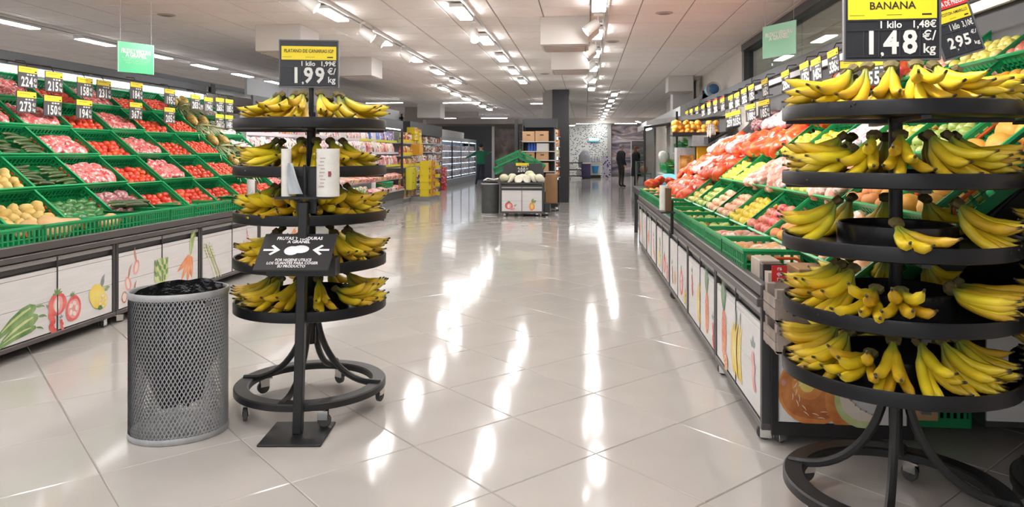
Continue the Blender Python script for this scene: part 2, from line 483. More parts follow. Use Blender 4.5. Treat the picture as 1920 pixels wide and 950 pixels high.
track_row('e', 0.83, [21.3 + 2.55 * k for k in range(9)], .7, 20.3, 42, tl='far right track')
track_row('c', 0.155, [-3.0, -0.9, 1.2, 3.3, 5.6, 8.35, 10.45, 12.5, 14.7, 17.2, 19.45], .7, -4.5, 20, tl='track right of the aisle')
track_row('l', -7.43, [8.85 + 1.6 * k for k in range(-8, 6)], .9, -4.5, 18, tl='track above the left stand')
track_row('n', 3.5, [-2 + 2.2 * k for k in range(8)], .7, -4, 15, tl='added track behind the right window')  # lamps added to brighten the room seen through the right window
track_row('m', -10.4, [1.2 + 2.6 * k for k in range(-1, 14)], .9, -4.5, 39, tl='track in the far left aisle')
# linear lamps hung crosswise at the far end
cl = (MB().box((0, 0, 0), (1.25, .12, .05), 0, None, .01).tube([(-.5, 0, .02), (-.5, 0, .25)], .004, 5).tube([(.5, 0, .02), (.5, 0, .25)], .004, 5).mesh('linear_housing', whitep),
      MB().box((0, 0, -.03), (1.2, .1, .012)).mesh('linear_diffuser', lamp))
for k, (x, y, z) in enumerate([(-6.5, 23.2, 3.02), (-4.0, 23.4, 3.02), (-1.2, 24.0, 3.02), (0.1, 40.5, 3.0), (2.2, 40.5, 3.0), (-1.2, 40.5, 2.9), (-4.2, 33.5, 3.0), (-6.6, 33.5, 3.0), (-8.8, 29, 3.0)]):
    o = thing('linear_lamp', 'slim white linear lamp hung crosswise under the far ceiling, %s in sequence' % ORD[k], 'lamp', (x, y, z), 0, 'linear lamps at the far end')
    ob('housing', cl[0], o); ob('diffuser', cl[1], o)
o = thing('linear_lamp', 'slim white lamp hung lengthwise above the right freezers', 'lamp', (2.55, 36, 2.9), PI / 2 - .2, 'linear lamps at the far end')
ob('housing', cl[0], o); ob('diffuser', cl[1], o)

# spotlights on the tracks
sp_head = MB().lathe([(0, .0), (.05, .0), (.062, .02), (.07, .2), (.06, .2), (.055, .19)], 16).mesh('spot_head', whitep, True)
sp_lens = MB().lathe([(.0, .185), (.056, .185)], 16).mesh('spot_lens', lamp)
sp_arm = MB().box((0, 0, -.03), (.05, .12, .03)).tube([(0, 0, -.04), (0, 0, -.13)], .012, 8).box((0, 0, -.13), (.1, .02, .05)).mesh('spot_arm', whitep)
def spotlight(x, y, tilt, rz, lab, lit):
    o = thing('spotlight', lab, 'spotlight', (x, y, CZ), rz, 'spotlights on the tracks')
    ob('arm', sp_arm, o)
    h = ob('head', sp_head, o, (0, 0, -.12), (PI - tilt, 0, 0))
    ob('lens', sp_lens, h)
    if lit:
        ld = bpy.data.lights.new('spot_beam', 'SPOT'); ld.energy = lit; ld.spot_size = R(70); ld.spot_blend = .8; ld.shadow_soft_size = .05
        ld.color = (1, .98, .95)
        lo = bpy.data.objects.new('spot_beam', ld); COL.objects.link(lo)
        v = Matrix.Rotation(rz, 3, 'Z') @ Vector((0, math.sin(tilt), -math.cos(tilt)))
        lo.location = Vector((x, y, CZ - .13)) + v * .24
        lo.rotation_euler = v.to_track_quat('-Z', 'Y').to_euler()
for k, (y, s) in enumerate([(9.45, 90), (9.95, 90), (11.6, 90), (6.2, 90), (7.4, 90), (4.0, 90)]):
    spotlight(-2.97, y, R(55), PI / 2 + .2, 'small white spotlight on the left aisle track, %s aimed at the left stand' % ORD[k], s)
for k, y in enumerate([9.2, 9.7, 11.3, 11.8, 13.4, 15.6, 7.0, 6.5, 4.6, 2.4]):
    spotlight(0.155, y, R(52), -PI / 2 + .15, 'small white spotlight on the right aisle track, %s aimed at the right stand' % ORD[k], 150)
spotlight(-1.49, 9.6, R(40), .4, 'white spotlight between the first two lamps over the aisle', 0)

# air-conditioning boxes under the ceiling
def hvac(x, y, w, d, h, lab):
    o = thing('duct_box', lab, 'air vent', (x, y, CZ), 0, 'air-conditioning boxes')
    MB().box((0, 0, -h / 2), (w, d, h), 0, None, .006).build('casing', M('duct_white', (.66, .63, .60), .6), o)
    g = MB().box((0, 0, -h - .008), (w - .06, d - .06, .012))
    g.build('grille', M('duct_grille', (.42, .38, .35), .6), o)
    sl = MB()
    for k in range(7): sl.box((0, -d / 2 + .08 + k * (d - .16) / 6, -h - .018), (w - .1, .02, .012), 0, (R(25), 0, 0))
    sl.build('slats', M('duct_slat', (.55, .5, .47), .6), o)
hvac(-.27, 9.72, .62, .62, .36, 'white air box on the ceiling nearest the right aisle track')
hvac(-.26, 12.6, .64, .64, .36, 'white air box behind the nearest one over the aisle')
hvac(-4.18, 9.95, .64, .7, .36, 'white air box above the left banana stand sign')
hvac(-4.2, 13.35, .64, .7, .34, 'white air box further down beside the left track')
hvac(-5.6, 26.2, .85, .8, .5, 'white air box far off above the yellow shelves')
hvac(2.15, 17.2, .56, .6, .36, 'white air box above the right freezer canopy')
# small ceiling discs
for k, (px, y) in enumerate([(0.98, 9.3), (.42, 11.6), (-.9, 16.2), (.4, 24.0), (-5.3, 8.8)]):
    o = thing('ceiling_speaker', 'small round ceiling speaker, %s from the camera' % ORD[k], 'speaker', (px, y, CZ), 0, 'round ceiling speakers')
    MB().lathe([(0, -.012), (.085, -.012), (.105, -.006), (.11, 0)], 20).build('disc', M('speaker_grey', (.45, .42, .4), .7), o, True)
    MB().lathe([(0, -.0135), (.07, -.0135)], 20).build('mesh_cover', grid_m, o)

# hanging green notices
def notice(o, w, h, pm=None):
    MB().box((0, 0, -h / 2), (w, .008, h)).build('panel', pm or greenc, o)
    t = MB(); f = -.006
    letters(t, 'FRUTAS Y VERDURAS', (0, f, -h * .30), (1, 0, 0), (0, 0, 1), .065, 0, w * .84, .03)
    letters(t, 'A GRANEL', (0, f, -h * .42), (1, 0, 0), (0, 0, 1), .065, 0, w * .6, .03)
    t.build('lettering', whitec, o)
    t = MB()
    for k, (a, b) in enumerate([('Por higiene y seguridad', .52), ('utilice los guantes para', .59), ('coger su producto', .66)]):
        letters(t, a, (0, f, -h * b), (1, 0, 0), (0, 0, 1), .032, 0, w * (.8 - .1 * k), .0)
    t.build('small_lettering', M('pale_green_ink', (.30, .70, .45), .5), o)
    for s_ in (-1, 1):
        MB().box((s_ * w / 2, 0, -h / 2), (.008, .014, h)).build('edge', M('acrylic_edge', (.4, .75, .55), .3), o)
        MB().tube([(s_ * w * .44, 0, -.02), (s_ * w * .44, 0, CZ - o.location.z)], .0025, 5).build('wire', lgrey, o)
o = thing('hanging_sign', 'green notice on wires above the left produce stand', 'sign', (-4.62, 7.12, 2.51), R(62), 'green hanging notices')
notice(o, .37, .31)
o = thing('hanging_sign', 'pale green notice on wires before the right window', 'sign', (2.12, 8.3, 2.80), R(-62), 'green hanging notices')
notice(o, .50, .36, M('mint_acrylic', (.30, .66, .46), .35))
# ================================================================ BANANA STANDS
ban_m = ramp_mat('banana_skin', [(0.0, (.10, .07, .02)), (.03, (.26, .27, .05)), (.15, (.42, .43, .05)), (.32, (.74, .50, .025)),
                                 (.75, (.80, .50, .022)), (.92, (.62, .38, .04)), (.965, (.06, .04, .015)), (1, (.03, .02, .01))], .42, rnd=.22, spots=16)
crown_m = M('banana_crown', (.13, .10, .035), .8, var=.3, scale=60)
def banana_mesh(nm, a0, a1, ln, r0, bend=0.0):
    rad = ln / abs(R(a1 - a0)); P = []; RR = []
    x = .012; z = 0.0; K = 11
    for i in range(K + 1):
        t = i / K
        a = R(a0 + (a1 - a0) * t)
        P.append((x, bend * t * t, z))
        x += math.cos(a) * ln / K; z += math.sin(a) * ln / K
        s = .36 if t < .12 else (.36 + (t - .12) / .16 * .6 if t < .28 else (1.0 if t < .78 else max(.3, 1 - ((t - .78) / .2) ** 2 * .75)))
        RR.append(r0 * s)
    P.append((x, bend, z)); RR.append(r0 * .22)
    return MB().tube(P, RR, 7, 0, up=(0, 0, 1)).mesh(nm, ban_m, True, 60)
BAN = [banana_mesh('banana', -74, 2, .205, .0178), banana_mesh('banana', -66, 8, .195, .0170, .012), banana_mesh('banana', -76, 0, .20, .0185, -.012)]
BANLOW = [banana_mesh('banana', -40, 22, .20, .0178), banana_mesh('banana', -34, 26, .19, .0172, .01)]
CRN = MB().tube([(-.012, 0, .006), (.0, 0, .012), (.016, 0, .0)], [.012, .02, .016], 8, 0, flat=(.8, 1.3)).mesh('crown', crown_m, True)
rb = random.Random(11)
def banana_hand(label, loc, rz, n=6, spread=78, pose='up', grp=None, sc=1.1):
    """crown at the top, fruit curving down and outwards along local +X; pose 'left'/'right' lays the hand on its side"""
    t = thing('banana_hand', label, 'bananas', loc, rz, grp)
    c = None
    H = {'up': .142, 'left': .098, 'right': .098, 'low': .085}[pose] * sc
    rx = {'up': 0, 'low': 0, 'left': R(72), 'right': R(-72)}[pose]
    base = Matrix.Translation((0, 0, H)) @ Matrix.Rotation(rx, 4, 'X') @ Matrix.Rotation(rb.uniform(-.08, .08), 4, 'Y') @ Matrix.Scale(sc, 4)
    cr = ob('crown', CRN, t); cr.matrix_local = base
    pool = BANLOW if pose == 'low' else BAN
    lay = n // 2 + n % 2 if n > 4 else n
    for i in range(n):
        up = i >= lay
        m_ = lay if not up else n - lay
        k = i if not up else i - lay
        f = (k + .5) / m_ - .5
        a = R(spread * (1 if not up else .72) * f + rb.uniform(-3, 3))
        pit = (R(3) if not up else -R(14)) + R(rb.uniform(-4, 4))
        mt = base @ Matrix.Rotation(a, 4, 'Z') @ Matrix.Rotation(pit, 4, 'Y') @ Matrix.Translation((0, 0, 0 if not up else .012))
        b = ob('banana', pool[rb.randrange(len(pool))], t); b.matrix_local = mt
    return t

TR = .40
tray_me = MB().lathe([(.0, -.034), (TR - .012, -.034), (TR - .006, -.028), (TR - .008, 0), (TR, .002), (TR + .003, -.004), (TR + .003, -.048), (TR - .006, -.052), (.06, -.044), (.0, -.044)], 56).mesh('tray', M('tray_black', (.009, .009, .011), .36, spec=.28), True, 30)
spoke_me = MB().box((0.21, 0, -.056), (.36, .03, .016)).mesh('spoke', black)
hub_me = MB().lathe([(.205, -.034), (.205, .046), (.198, .05), (.192, .046), (.19, -.02), (.045, -.02)], 40).mesh('inner_ring', M('gloss_black', (.014, .014, .015), .2), True, 30)
ring_me = MB().lathe([(.40, .0), (.40, .03), (.393, .036), (.33, .036), (.322, .03), (.322, .0), (.40, 0)], 64).mesh('base_ring', black, True, 30)
def leg_mesh():
    P = []
    for i in range(15):
        t = i / 14
        a = t * PI / 2
        P.append((.032 + (1 - math.cos(a)) * .31 + (.0 if t < 1 else 0), 0, .54 - math.sin(a) * .40))
    P = [(.032, 0, .60)] + P + [(.385, 0, .138)]
    return MB().tube(P, .017, 8, 0, flat=(1, 1.0)).mesh('curved_leg', black, True)
leg_me = leg_mesh()
post_me = MB().lathe([(0, .34), (.022, .34), (.024, .345), (.024, 1.60), (0, 1.60)], 16).mesh('pole', black, True, 30)
post_sign = MB().lathe([(0, 1.58), (.014, 1.58), (.014, 1.86), (0, 1.86)], 10).mesh('upper_pole', black, True, 30)
cas_f = MB().box((0, 0, -.012), (.05, .05, .008)).box((.016, .017, -.034), (.05, .004, .045)).box((.016, -.017, -.034), (.05, .004, .045)).tube([(0, 0, 0), (0, 0, .03)], .009, 8).mesh('caster_fork', chrome)
def wheel_mb(r=.034, w=.022): return MB().tube([(0, -w / 2, 0), (0, -w / 2 + .003, 0), (0, w / 2 - .003, 0), (0, w / 2, 0)], [r * .9, r, r, r * .9], 16).tube([(0, -w / 2 - .004, 0), (0, w / 2 + .004, 0)], r * .35, 10)
cas_w = wheel_mb().mesh('caster_wheel', rubber, True, 30)
def caster(parent, x, y, z, rz=0.0, s=1.0):
    f = ob('caster', cas_f, parent, (x, y, z), (0, 0, rz), s)
    ob('wheel', cas_w, f, (.022, 0, -z / s + .034) if z / s < .075 else (.022, 0, -.062))
    return f

def board_sign(o, w, h, title, price, kilo, strip=None, sub=None, z0=0.0, thick=.016):
    """a big price board in the XZ plane facing -Y, bottom edge at z0"""
    MB().box((0, 0, z0 + h / 2), (w, thick, h), 0, None, .003).build('board', M('sign_black', (.017, .018, .024), .42), o)
    f = -thick / 2 - .001
    bw = .006
    MB().box((-w / 2, 0, z0 + h / 2), (bw, thick + .004, h)).box((w / 2, 0, z0 + h / 2), (bw, thick + .004, h)).box((0, 0, z0 + h), (w, thick + .004, bw)).box((0, 0, z0), (w, thick + .004, bw)).build('edge_frame', M('sign_edge', (.10, .10, .11), .35), o)
    y1 = z0 + h * (.90 if strip is None else .80); y0 = z0 + h * .60
    if strip is None: y1 = z0 + h * .87; y0 = z0 + h * .58
    card = MB().box((0, f, (y0 + y1) / 2), (w * .93, .002, y1 - y0)).build('yellow_card', yellowc, o)
    t = MB()
    letters(t, title, (0, f - .0012, y0 + (y1 - y0) * .64), (1, 0, 0), (0, 0, 1), (y1 - y0) * (.52 if len(title) < 9 else .36), 0, w * .84, .012, sx=1.0)
    for k, xx in enumerate((-.37, .02, .36)):
        t.box((xx * w, f - .0012, y0 + (y1 - y0) * .2), (w * (.16 if k < 2 else .1), .0006, .0016 if k < 2 else .006))
    t.build('title', blackc, card)
    if strip:
        rs = MB().box((0, f, z0 + h * .9), (w * .97, .002, h * .15)).build('red_strip', redc, o)
        letters(MB(), strip, (0, f - .001, z0 + h * .9), (1, 0, 0), (0, 0, 1), h * .12, 0, w * .9, .02).build('strip_lettering', whitec, rs)
    sl = MB()
    for zz in (.565, .425, .05): sl.box((0, f - .0005, z0 + h * zz), (w * .95, .003, .003))
    for xx in (-.30, -.14, .08, .29): sl.box((xx * w, f - .0005, z0 + h * .235), (.003, .003, h * .36))
    sl.build('digit_rails', M('sign_rail', (.035, .036, .045), .35), o)
    t = MB()
    letters(t, '1 kilo', (-.02 * w, f, z0 + h * .495), (1, 0, 0), (0, 0, 1), h * .14, 0, .24 * w, .022)
    letters(t, kilo, (.45 * w, f, z0 + h * .495), (1, 0, 0), (0, 0, 1), h * .14, 0, .27 * w, .022, align='r')
    for d, xx in zip(price, (-.22, -.01, .185)):
        letters(t, d, (xx * w, f, z0 + h * .235), (1, 0, 0), (0, 0, 1), min(h * .47, w * .43), 0, None, .028, sx=.86)
    letters(t, ',', (-.105 * w, f, z0 + h * .15), (1, 0, 0), (0, 0, 1), min(h * .26, w * .2), 0, None, .02)
    letters(t, '€/', (.385 * w, f, z0 + h * .33), (1, 0, 0), (0, 0, 1), min(h * .20, w * .15), 0, None, .015)
    letters(t, 'kg', (.385 * w, f, z0 + h * .15), (1, 0, 0), (0, 0, 1), min(h * .19, w * .145), 0, None, .02)
    t.build('price_digits', M('digit_white', (.70, .70, .68), .5), o)

TZ = [1.555, 1.31, 1.067, .825, .59]
SHELF = ['top', 'second', 'middle', 'fourth', 'lowest']
def banana_stand(x, y, rz, label, hubs):
    t = thing('banana_stand', label, 'display stand', (x, y, 0), rz)
    ob('pole', post_me, t)
    ob('upper_pole', post_sign, t)
    for i, z in enumerate(TZ):
        tr = ob('tray', tray_me, t, (0, 0, z))
        for k in range(4): ob('spoke', spoke_me, tr, None, (0, 0, k * PI / 2 + .3))
        if i in hubs: ob('inner_ring', hub_me, tr)
    ob('base_ring', ring_me, t, (0, 0, .105))
    for k in range(4): ob('curved_leg', leg_me, t, None, (0, 0, k * PI / 2))
    for k in range(5): 
        a = k * 2 * PI / 5 + .5
        caster(t, .36 * math.cos(a), .36 * math.sin(a), .105, a + 1.2)
    return t
def place(stand, cx, cy, facing, shelf, specs, side):
    """specs: (angle from the camera-facing direction in degrees, radius of crown, pose, count, turn)"""
    n = 0
    for i, (ang, rr, pose, cnt, turn) in enumerate(specs):
        a = facing + R(ang)
        z = TZ[shelf] - .033
        lab = '%s, %s tray of %s banana stand, %s' % (
            {'up': 'upright banana hand', 'low': 'low flat banana hand', 'left': 'banana hand on its side', 'right': 'banana hand tipped over'}[pose],
            SHELF[shelf], side, '%s round' % ORD[i])
        banana_hand(lab, (cx + rr * math.cos(a), cy + rr * math.sin(a), z), a + R(turn), cnt, (56 if pose == 'up' else 70) + rb.uniform(-8, 12) if pose in ('up', 'low') else 38, pose, 'bananas on the %s stand' % side)
lx, ly = -1.49, 3.86
sL = banana_stand(lx, ly, math.atan2(-ly, -lx) - R(22), 'round black five-tray banana stand left of the aisle, behind the bin', (2, 3, 4))
fL = math.atan2(-ly, -lx)
U, LO, LF, RT = 'up', 'low', 'left', 'right'
back = [(150, .20, U, 6, 0), (190, .20, U, 6, 0), (230, .20, U, 5, 0)]
# angles: negative = towards the picture's left
place(sL, lx, ly, fL, 0, [(-96, .18, U, 6, 0), (-62, .17, U, 6, 10), (-38, .13, U, 7, 0), (-14, .17, U, 5, 0), (14, .18, U, 6, 0), (40, .20, U, 4, 0), (68, .17, U, 7, 0), (96, .2, RT, 6, 30)] + back, 'left')
place(sL, lx, ly, fL, 1, [(-98, .18, U, 6, 0), (-70, .19, U, 7, 0), (-44, .20, LF, 6, -50), (-16, .18, U, 6, 0), (8, .19, U, 6, 0), (32, .18, U, 6, 0), (56, .19, U, 6, 0), (84, .17, U, 6, 8)] + back, 'left')
place(sL, lx, ly, fL, 2, [(-92, .19, U, 7, 0), (-64, .20, U, 6, 0), (-36, .205, LO, 6, 0), (-12, .205, LO, 6, 0), (14, .205, LO, 6, 0), (40, .205, U, 6, 0), (66, .2, U, 6, 0), (94, .2, LO, 6, 0)] + back, 'left')
place(sL, lx, ly, fL, 3, [(-88, .18, U, 6, 0), (-60, .205, U, 6, 0), (-34, .205, LO, 5, 0), (34, .205, U, 6, 0), (58, .205, U, 5, 0), (82, .2, U, 7, 0), (104, .2, U, 6, 0)] + back, 'left')
place(sL, lx, ly, fL, 4, [(-84, .2, U, 8, -14), (-46, .205, U, 6, -20), (-18, .205, U, 5, -25), (10, .205, U, 5, 0), (36, .205, LO, 6, 20), (60, .2, LO, 7, 12), (90, .18, U, 7, 0)] + back, 'left')
o = thing('price_board', 'black board reading PLATANO DE CANARIAS at 1,99 above the left banana stand', 'price sign', (lx, ly - .03, 1.735), R(13) , 'banana price boards')
board_sign(o, .310, .252, 'PLATANO DE CANARIAS IGP', '199', '1,99€')

rx, ry = 1.165, 2.89
sR = banana_stand(rx, ry, math.atan2(-ry, -rx) - R(4), 'round black five-tray banana stand in front of the right produce stand', (2, 3, 4))
fR = math.atan2(-ry, -rx)
place(sR, rx, ry, fR, 0, [(-92, .17, U, 6, 0), (-66, .19, LF, 6, -40), (-44, .2, U, 6, 0), (-24, .22, U, 4, 0), (-4, .2, U, 5, 0), (18, .2, U, 5, -8), (40, .18, U, 6, 0), (62, .19, RT, 6, 30), (84, .2, RT, 6, 20), (104, .2, U, 5, 0)] + back, 'right')
place(sR, rx, ry, fR, 1, [(-94, .18, LF, 6, -20), (-66, .19, U, 6, -10), (-42, .2, LF, 6, -45), (-20, .2, U, 5, 0), (4, .2, U, 5, 0), (32, .19, U, 5, 20), (56, .19, U, 6, 15), (82, .19, RT, 6, 10), (106, .2, U, 5, 0)] + back, 'right')
place(sR, rx, ry, fR, 2, [(-66, .21, U, 7, -8), (0, .26, LO, 3, 30), (60, .215, U, 8, 14), (96, .2, U, 6, 0)] + back, 'right')
place(sR, rx, ry, fR, 3, [(-86, .2, U, 6, 0), (-62, .2, U, 7, 0), (-38, .215, U, 6, 0), (-16, .22, LO, 5, 0), (4, .22, LO, 5, 0), (52, .21, RT, 8, 40), (84, .2, RT, 6, 20)] + back, 'right')
place(sR, rx, ry, fR, 4, [(-92, .2, U, 6, 0), (-68, .2, U, 7, -10), (-46, .205, U, 6, -6), (-22, .21, LO, 6, 0), (-2, .21, U, 5, 0), (20, .205, U, 5, 14), (42, .2, U, 6, 22), (64, .2, U, 7, 14), (88, .18, U, 7, 8)] + back, 'right')
o = thing('price_board', 'black board reading BANANA at 1,48 above the right banana stand', 'price sign', (rx - .03, ry - .035, 1.725), R(-2), 'banana price boards')
board_sign(o, .335, .262, 'BANANA', '148', '1,48€')
o = thing('price_board', 'tilted black board with red BAJADA DE PRECIO strip at 2,95', 'price sign', (1.625, 3.33, 1.80), R(-10), None)
o.rotation_euler = (0, R(-17), R(-12))
board_sign(o, .155, .26, 'MELOCOTON AMARILLO', '295', '3,10€', 'BAJADA DE PRECIO')
MB().tube([(.05, .004, .285), (.09, .06, .31), (.2, .1, .33)], .006, 6).build('hanger_arm', black, o)
# a third stand, mostly outside the frame on the right
x3, y3 = 2.01, 2.865
s3 = banana_stand(x3, y3, R(40), 'black banana stand cut off by the right edge of the view', (2, 3, 4))
f3 = math.atan2(-y3, -x3)
for i in range(5):
    place(s3, x3, y3, f3, i, [(-100, .18, U, 6, 0), (-72, .18, U, 7, 0), (-46, .19, U, 6, 0), (-20, .2, U, 6, 0)], 'cut-off')

# ================================================================ BIN AND GLOVE POST
def oval_bin(x, y, rz, label, rxx=.226, ryy=.192, h=.705, mesh=True):
    t = thing('waste_bin', label, 'bin', (x, y, 0), rz)
    def el(a, z, s=1.0): return (rxx * s * math.cos(a), ryy * s * math.sin(a), z)
    n = 64
    rim = MB().tube([el(2 * PI * k / n, h - .012) for k in range(n)], .0105, 8, 0, closed=True, flat=(1.6, .75), up=(0, 0, 1)); rim.build('rim', galv, t, True)
    MB().tube([el(2 * PI * k / n, .016) for k in range(n)], .0085, 8, 0, closed=True, flat=(1.8, .7), up=(0, 0, 1)).build('base_band', galv, t, True)
    MB().lathe([(0, .03), (.97, .03), (.97, .036), (0, .036)], 48, 0, sx=rxx, sy=ryy).build('floor_plate', galv, t, True, sharp=30)
    if mesh:
        mb = MB(); NC = 76; NR = 38; z0, z1 = .03, h - .025; w = .0022; d = .0016
        for j in range(NR):
            za, zb = z0 + (z1 - z0) * j / NR, z0 + (z1 - z0) * (j + 1) / NR
            for i in range(NC):
                a = 2 * PI * (i + (.5 if j % 2 else 0)) / NC
                for s_ in (-.5, .5):
                    b = a + s_ * 2 * PI / NC
                    p, q = Vector(el(a, za)), Vector(el(b, zb))
                    nrm = Vector((p.x / rxx ** 2, p.y / ryy ** 2, 0)).normalized()
                    sd = (q - p).cross(nrm).normalized() * w
                    o_ = nrm * d
                    mb.add([p - sd, p + sd + o_, q + sd + o_, q - sd, p - sd - o_ * 2, p + sd - o_, q + sd - o_, q - sd - o_ * 2],
                           [(0, 1, 2, 3), (7, 6, 5, 4), (0, 4, 5, 1), (3, 2, 6, 7)])
        tag(mb.build('wire_mesh', M('bin_mesh_grey', (.33, .34, .355), .45, metal=.2), t), kind='stuff')
        MB().box((rxx * .62, -ryy * .80, h - .05), (.03, .006, .022), 0, (0, 0, .62)).build('rim_plate', chrome, t)
        # bin liner: folded over inside the rim, hanging in creased folds to a narrow bottom
        lin = MB(); NA, NZ = 96, 22; vs = []; fs = []
        for j in range(NZ + 1):
            f = j / NZ
            for i in range(NA):
                a = 2 * PI * i / NA
                v = Vector((math.cos(a) * 2.2, math.sin(a) * 2.2, f * 3))
                fold = noise.noise(v * 1.4) * .5 + noise.noise(v * 3.1 + Vector((5, 3, 0))) * .3
                if f < .06: z = h - .016 + (.012 * noise.noise(Vector((math.cos(a) * 3, math.sin(a) * 3, 7))) + .032 * max(0, math.sin(a + .2))) * (1 - f / .06); s_ = .93
                else:
                    g = (f - .06) / .94
                    z = h - .015 - g * (h - .16 + .05 * noise.noise(Vector((math.cos(a) * 2, math.sin(a) * 2, 1))))
                    s_ = .93 - .10 * g - (.62 * max(0, g - .45) / .55) * (.75 + .5 * noise.noise(Vector((math.cos(a) * 1.3, math.sin(a) * 1.3, 3))))
                s_ += fold * (.095 + .05 * f) + .02 * math.sin(17 * a + 3 * noise.noise(v)) * (1 - f)
                s_ = min(s_, .955)
                vs.append(el(a, z, s_))
        for j in range(NZ):
            for i in range(NA):
                l = (i + 1) % NA
                fs.append((j * NA + i, j * NA + l, (j + 1) * NA + l, (j + 1) * NA + i))
        fs.append(tuple(NZ * NA + i for i in range(NA)))
        lin.add(vs, fs)
        lin.build('bin_liner', M('black_bag_film', (.016, .016, .018), .16, bump=1.0, bscale=28, spec=1.0), t, True, sharp=0)
    else:
        MB().lathe([(.98, .03), (1.0, h - .02), (.96, h - .02), (.95, .05), (0, .05)], 48, 0, sx=rxx, sy=ryy).build('shell', M('bin_dark_grey', (.07, .075, .075), .5, var=.15, scale=8), t, True, sharp=40)
    return t
oval_bin(-2.005, 3.44, R(25), 'oval grey wire-mesh bin with a black liner beside the glove post')

# post on a square foot with glove rolls and a slanted notice
gx, gy = -1.40, 3.45
gp = thing('glove_post', 'black square post on a flat foot before the left banana stand', 'stand', (gx, gy, 0), R(6))
MB().box((0, 0, .006), (.30, .30, .010), 0, None, .002).build('foot_plate', black, gp)
pm = MB().box((0, 0, .575), (.045, .045, 1.13), 0, None, .004); 
pm.v = [(a + (c - .01) * .028, b, c) for a, b, c in pm.v]
pm.build('post', black, gp)
MB().box((.034, 0, 1.16), (.27, .07, .012)).box((.034, .03, 1.19), (.1, .012, .22)).build('roll_shelf', black, gp)
for sx_ in (-.09, .0, .115):
    MB().tube([(.034 + sx_, 0, 1.165), (.034 + sx_, 0, 1.405 if sx_ else 1.32)], .008, 8).build('roll_spindle', black, gp)
nb = ob('notice_board', MB().box((0, 0, 0), (.35, .24, .012), 0, None, .002).mesh('notice_board', M('notice_black', (.02, .02, .022), .38)), gp, (.017, -.085, .905), (R(38), 0, 0))
t = MB()
letters(t, 'FRUTAS Y VERDURAS', (0, .085, .006), (1, 0, 0), (0, 1, 0), .028, 0, .22, .03)
letters(t, 'A GRANEL', (0, .062, .006), (1, 0, 0), (0, 1, 0), .026, 0, .11, .03)
letters(t, 'POR HIGIENE UTILICE', (0, -.058, .006), (1, 0, 0), (0, 1, 0), .023, 0, .17, .02)
letters(t, 'LOS GUANTES PARA COGER', (0, -.078, .006), (1, 0, 0), (0, 1, 0), .023, 0, .24, .02)
letters(t, 'SU PRODUCTO', (0, -.098, .006), (1, 0, 0), (0, 1, 0), .023, 0, .13, .02)
for s_ in (-1, 1):
    pts = [(-.045, -.006), (.008, -.006), (-.014, -.026), (-.004, -.034), (.035, 0), (-.004, .034), (-.014, .026), (.008, .006), (-.045, .006)]
    pts = [(s_ * -1 * x * -1 - s_ * .112, y + .008) if s_ > 0 else (-x + .112, y + .008) for x, y in pts]
    t.add([(x, y, .0072) for x, y in pts], [tuple(range(9))])
t.build('lettering', whitec, nb)
MB().ball((-.022, .005, .006), (.036, .030, .004), 14, 6).ball((.018, .014, .006), (.042, .026, .004), 14, 6).build('glove_opening', M('glove_film', (.75, .77, .8), .25), nb, True)
MB().box((.034, -.02, .83), (.33, .1, .085)).build('glove_box', black, gp)
MB().tube([(.034, .03, .84), (.034, .06, .90)], .015, 6).build('bracket', black, gp)
def lathe_roll(r, h): return MB().lathe([(0.012, 0), (r, 0), (r, h), (.012, h), (.012, 0)], 22)
filmw = M('bag_roll_white', (.72, .70, .66), .42, var=.06, scale=24)
Rp = Matrix.Rotation(R(6), 3, 'Z')
def post_pt(x, y, z): v = Rp @ Vector((x, y, 0)); return (gx + v.x, gy + v.y, z)
o = thing('bag_roll', 'fat white roll of printed produce bags on the glove post', 'bag roll', post_pt(.149, -.006, 1.167), 0, 'bag rolls on the glove post')
lathe_roll(.055, .232).build('roll', filmw, o, True, sharp=30)
pr = MB()
for k in range(9): pr.box((-.014 + .004 * (k % 3), -.0556, .05 + k * .017), (.026 - .005 * (k % 2), .001, .005))
pr.build('print', M('faded_print', (.45, .36, .33), .6), o)
pr = MB().box((.026, -.0500, .11), (.014, .001, .026), 0, (0, 0, .5)).box((.031, -.0475, .11), (.006, .0012, .01), 0, (0, 0, .5)); pr.build('logo_patch', M('maroon_ink', (.30, .06, .07), .6), o)
o = thing('bag_roll', 'narrow white roll of bags with a loose end on the glove post', 'bag roll', post_pt(-.056, 0, 1.167), 0, 'bag rolls on the glove post')
lathe_roll(.024, .232).build('roll', filmw, o, True, sharp=30)
lb = MB(); vs = []; fs = []
for i in range(9):
    for j in range(7):
        u, v = i / 8, j / 6
        vs.append((.02 + u * .075 * (1 - v * .72), -.02 - .012 * math.sin(u * 7 + v * 3) - .01 * v, .012 + v * .15))
for i in range(8):
    for j in range(6): fs.append((i * 7 + j, (i + 1) * 7 + j, (i + 1) * 7 + j + 1, i * 7 + j + 1))
lb.add(vs, fs).build('loose_bag', M('bag_film_grey', (.50, .54, .58), .3), o, True, sharp=0)
# ================================================================ PRODUCE STANDS
class Frame:
    """u runs to the right as one faces the stand, d goes into it, z up"""
    def __init__(s, ox, oy, rz): s.o = (ox, oy); s.rz = rz; s.c = math.cos(rz); s.s = math.sin(rz)
    def pt(s, u, d, z): return (s.o[0] + u * s.c - d * s.s, s.o[1] + u * s.s + d * s.c, z)
FL = Frame(-3.75, 0, PI / 2)
FR = Frame(.857, 0, -PI / 2 + .0076)
rp = random.Random(5)

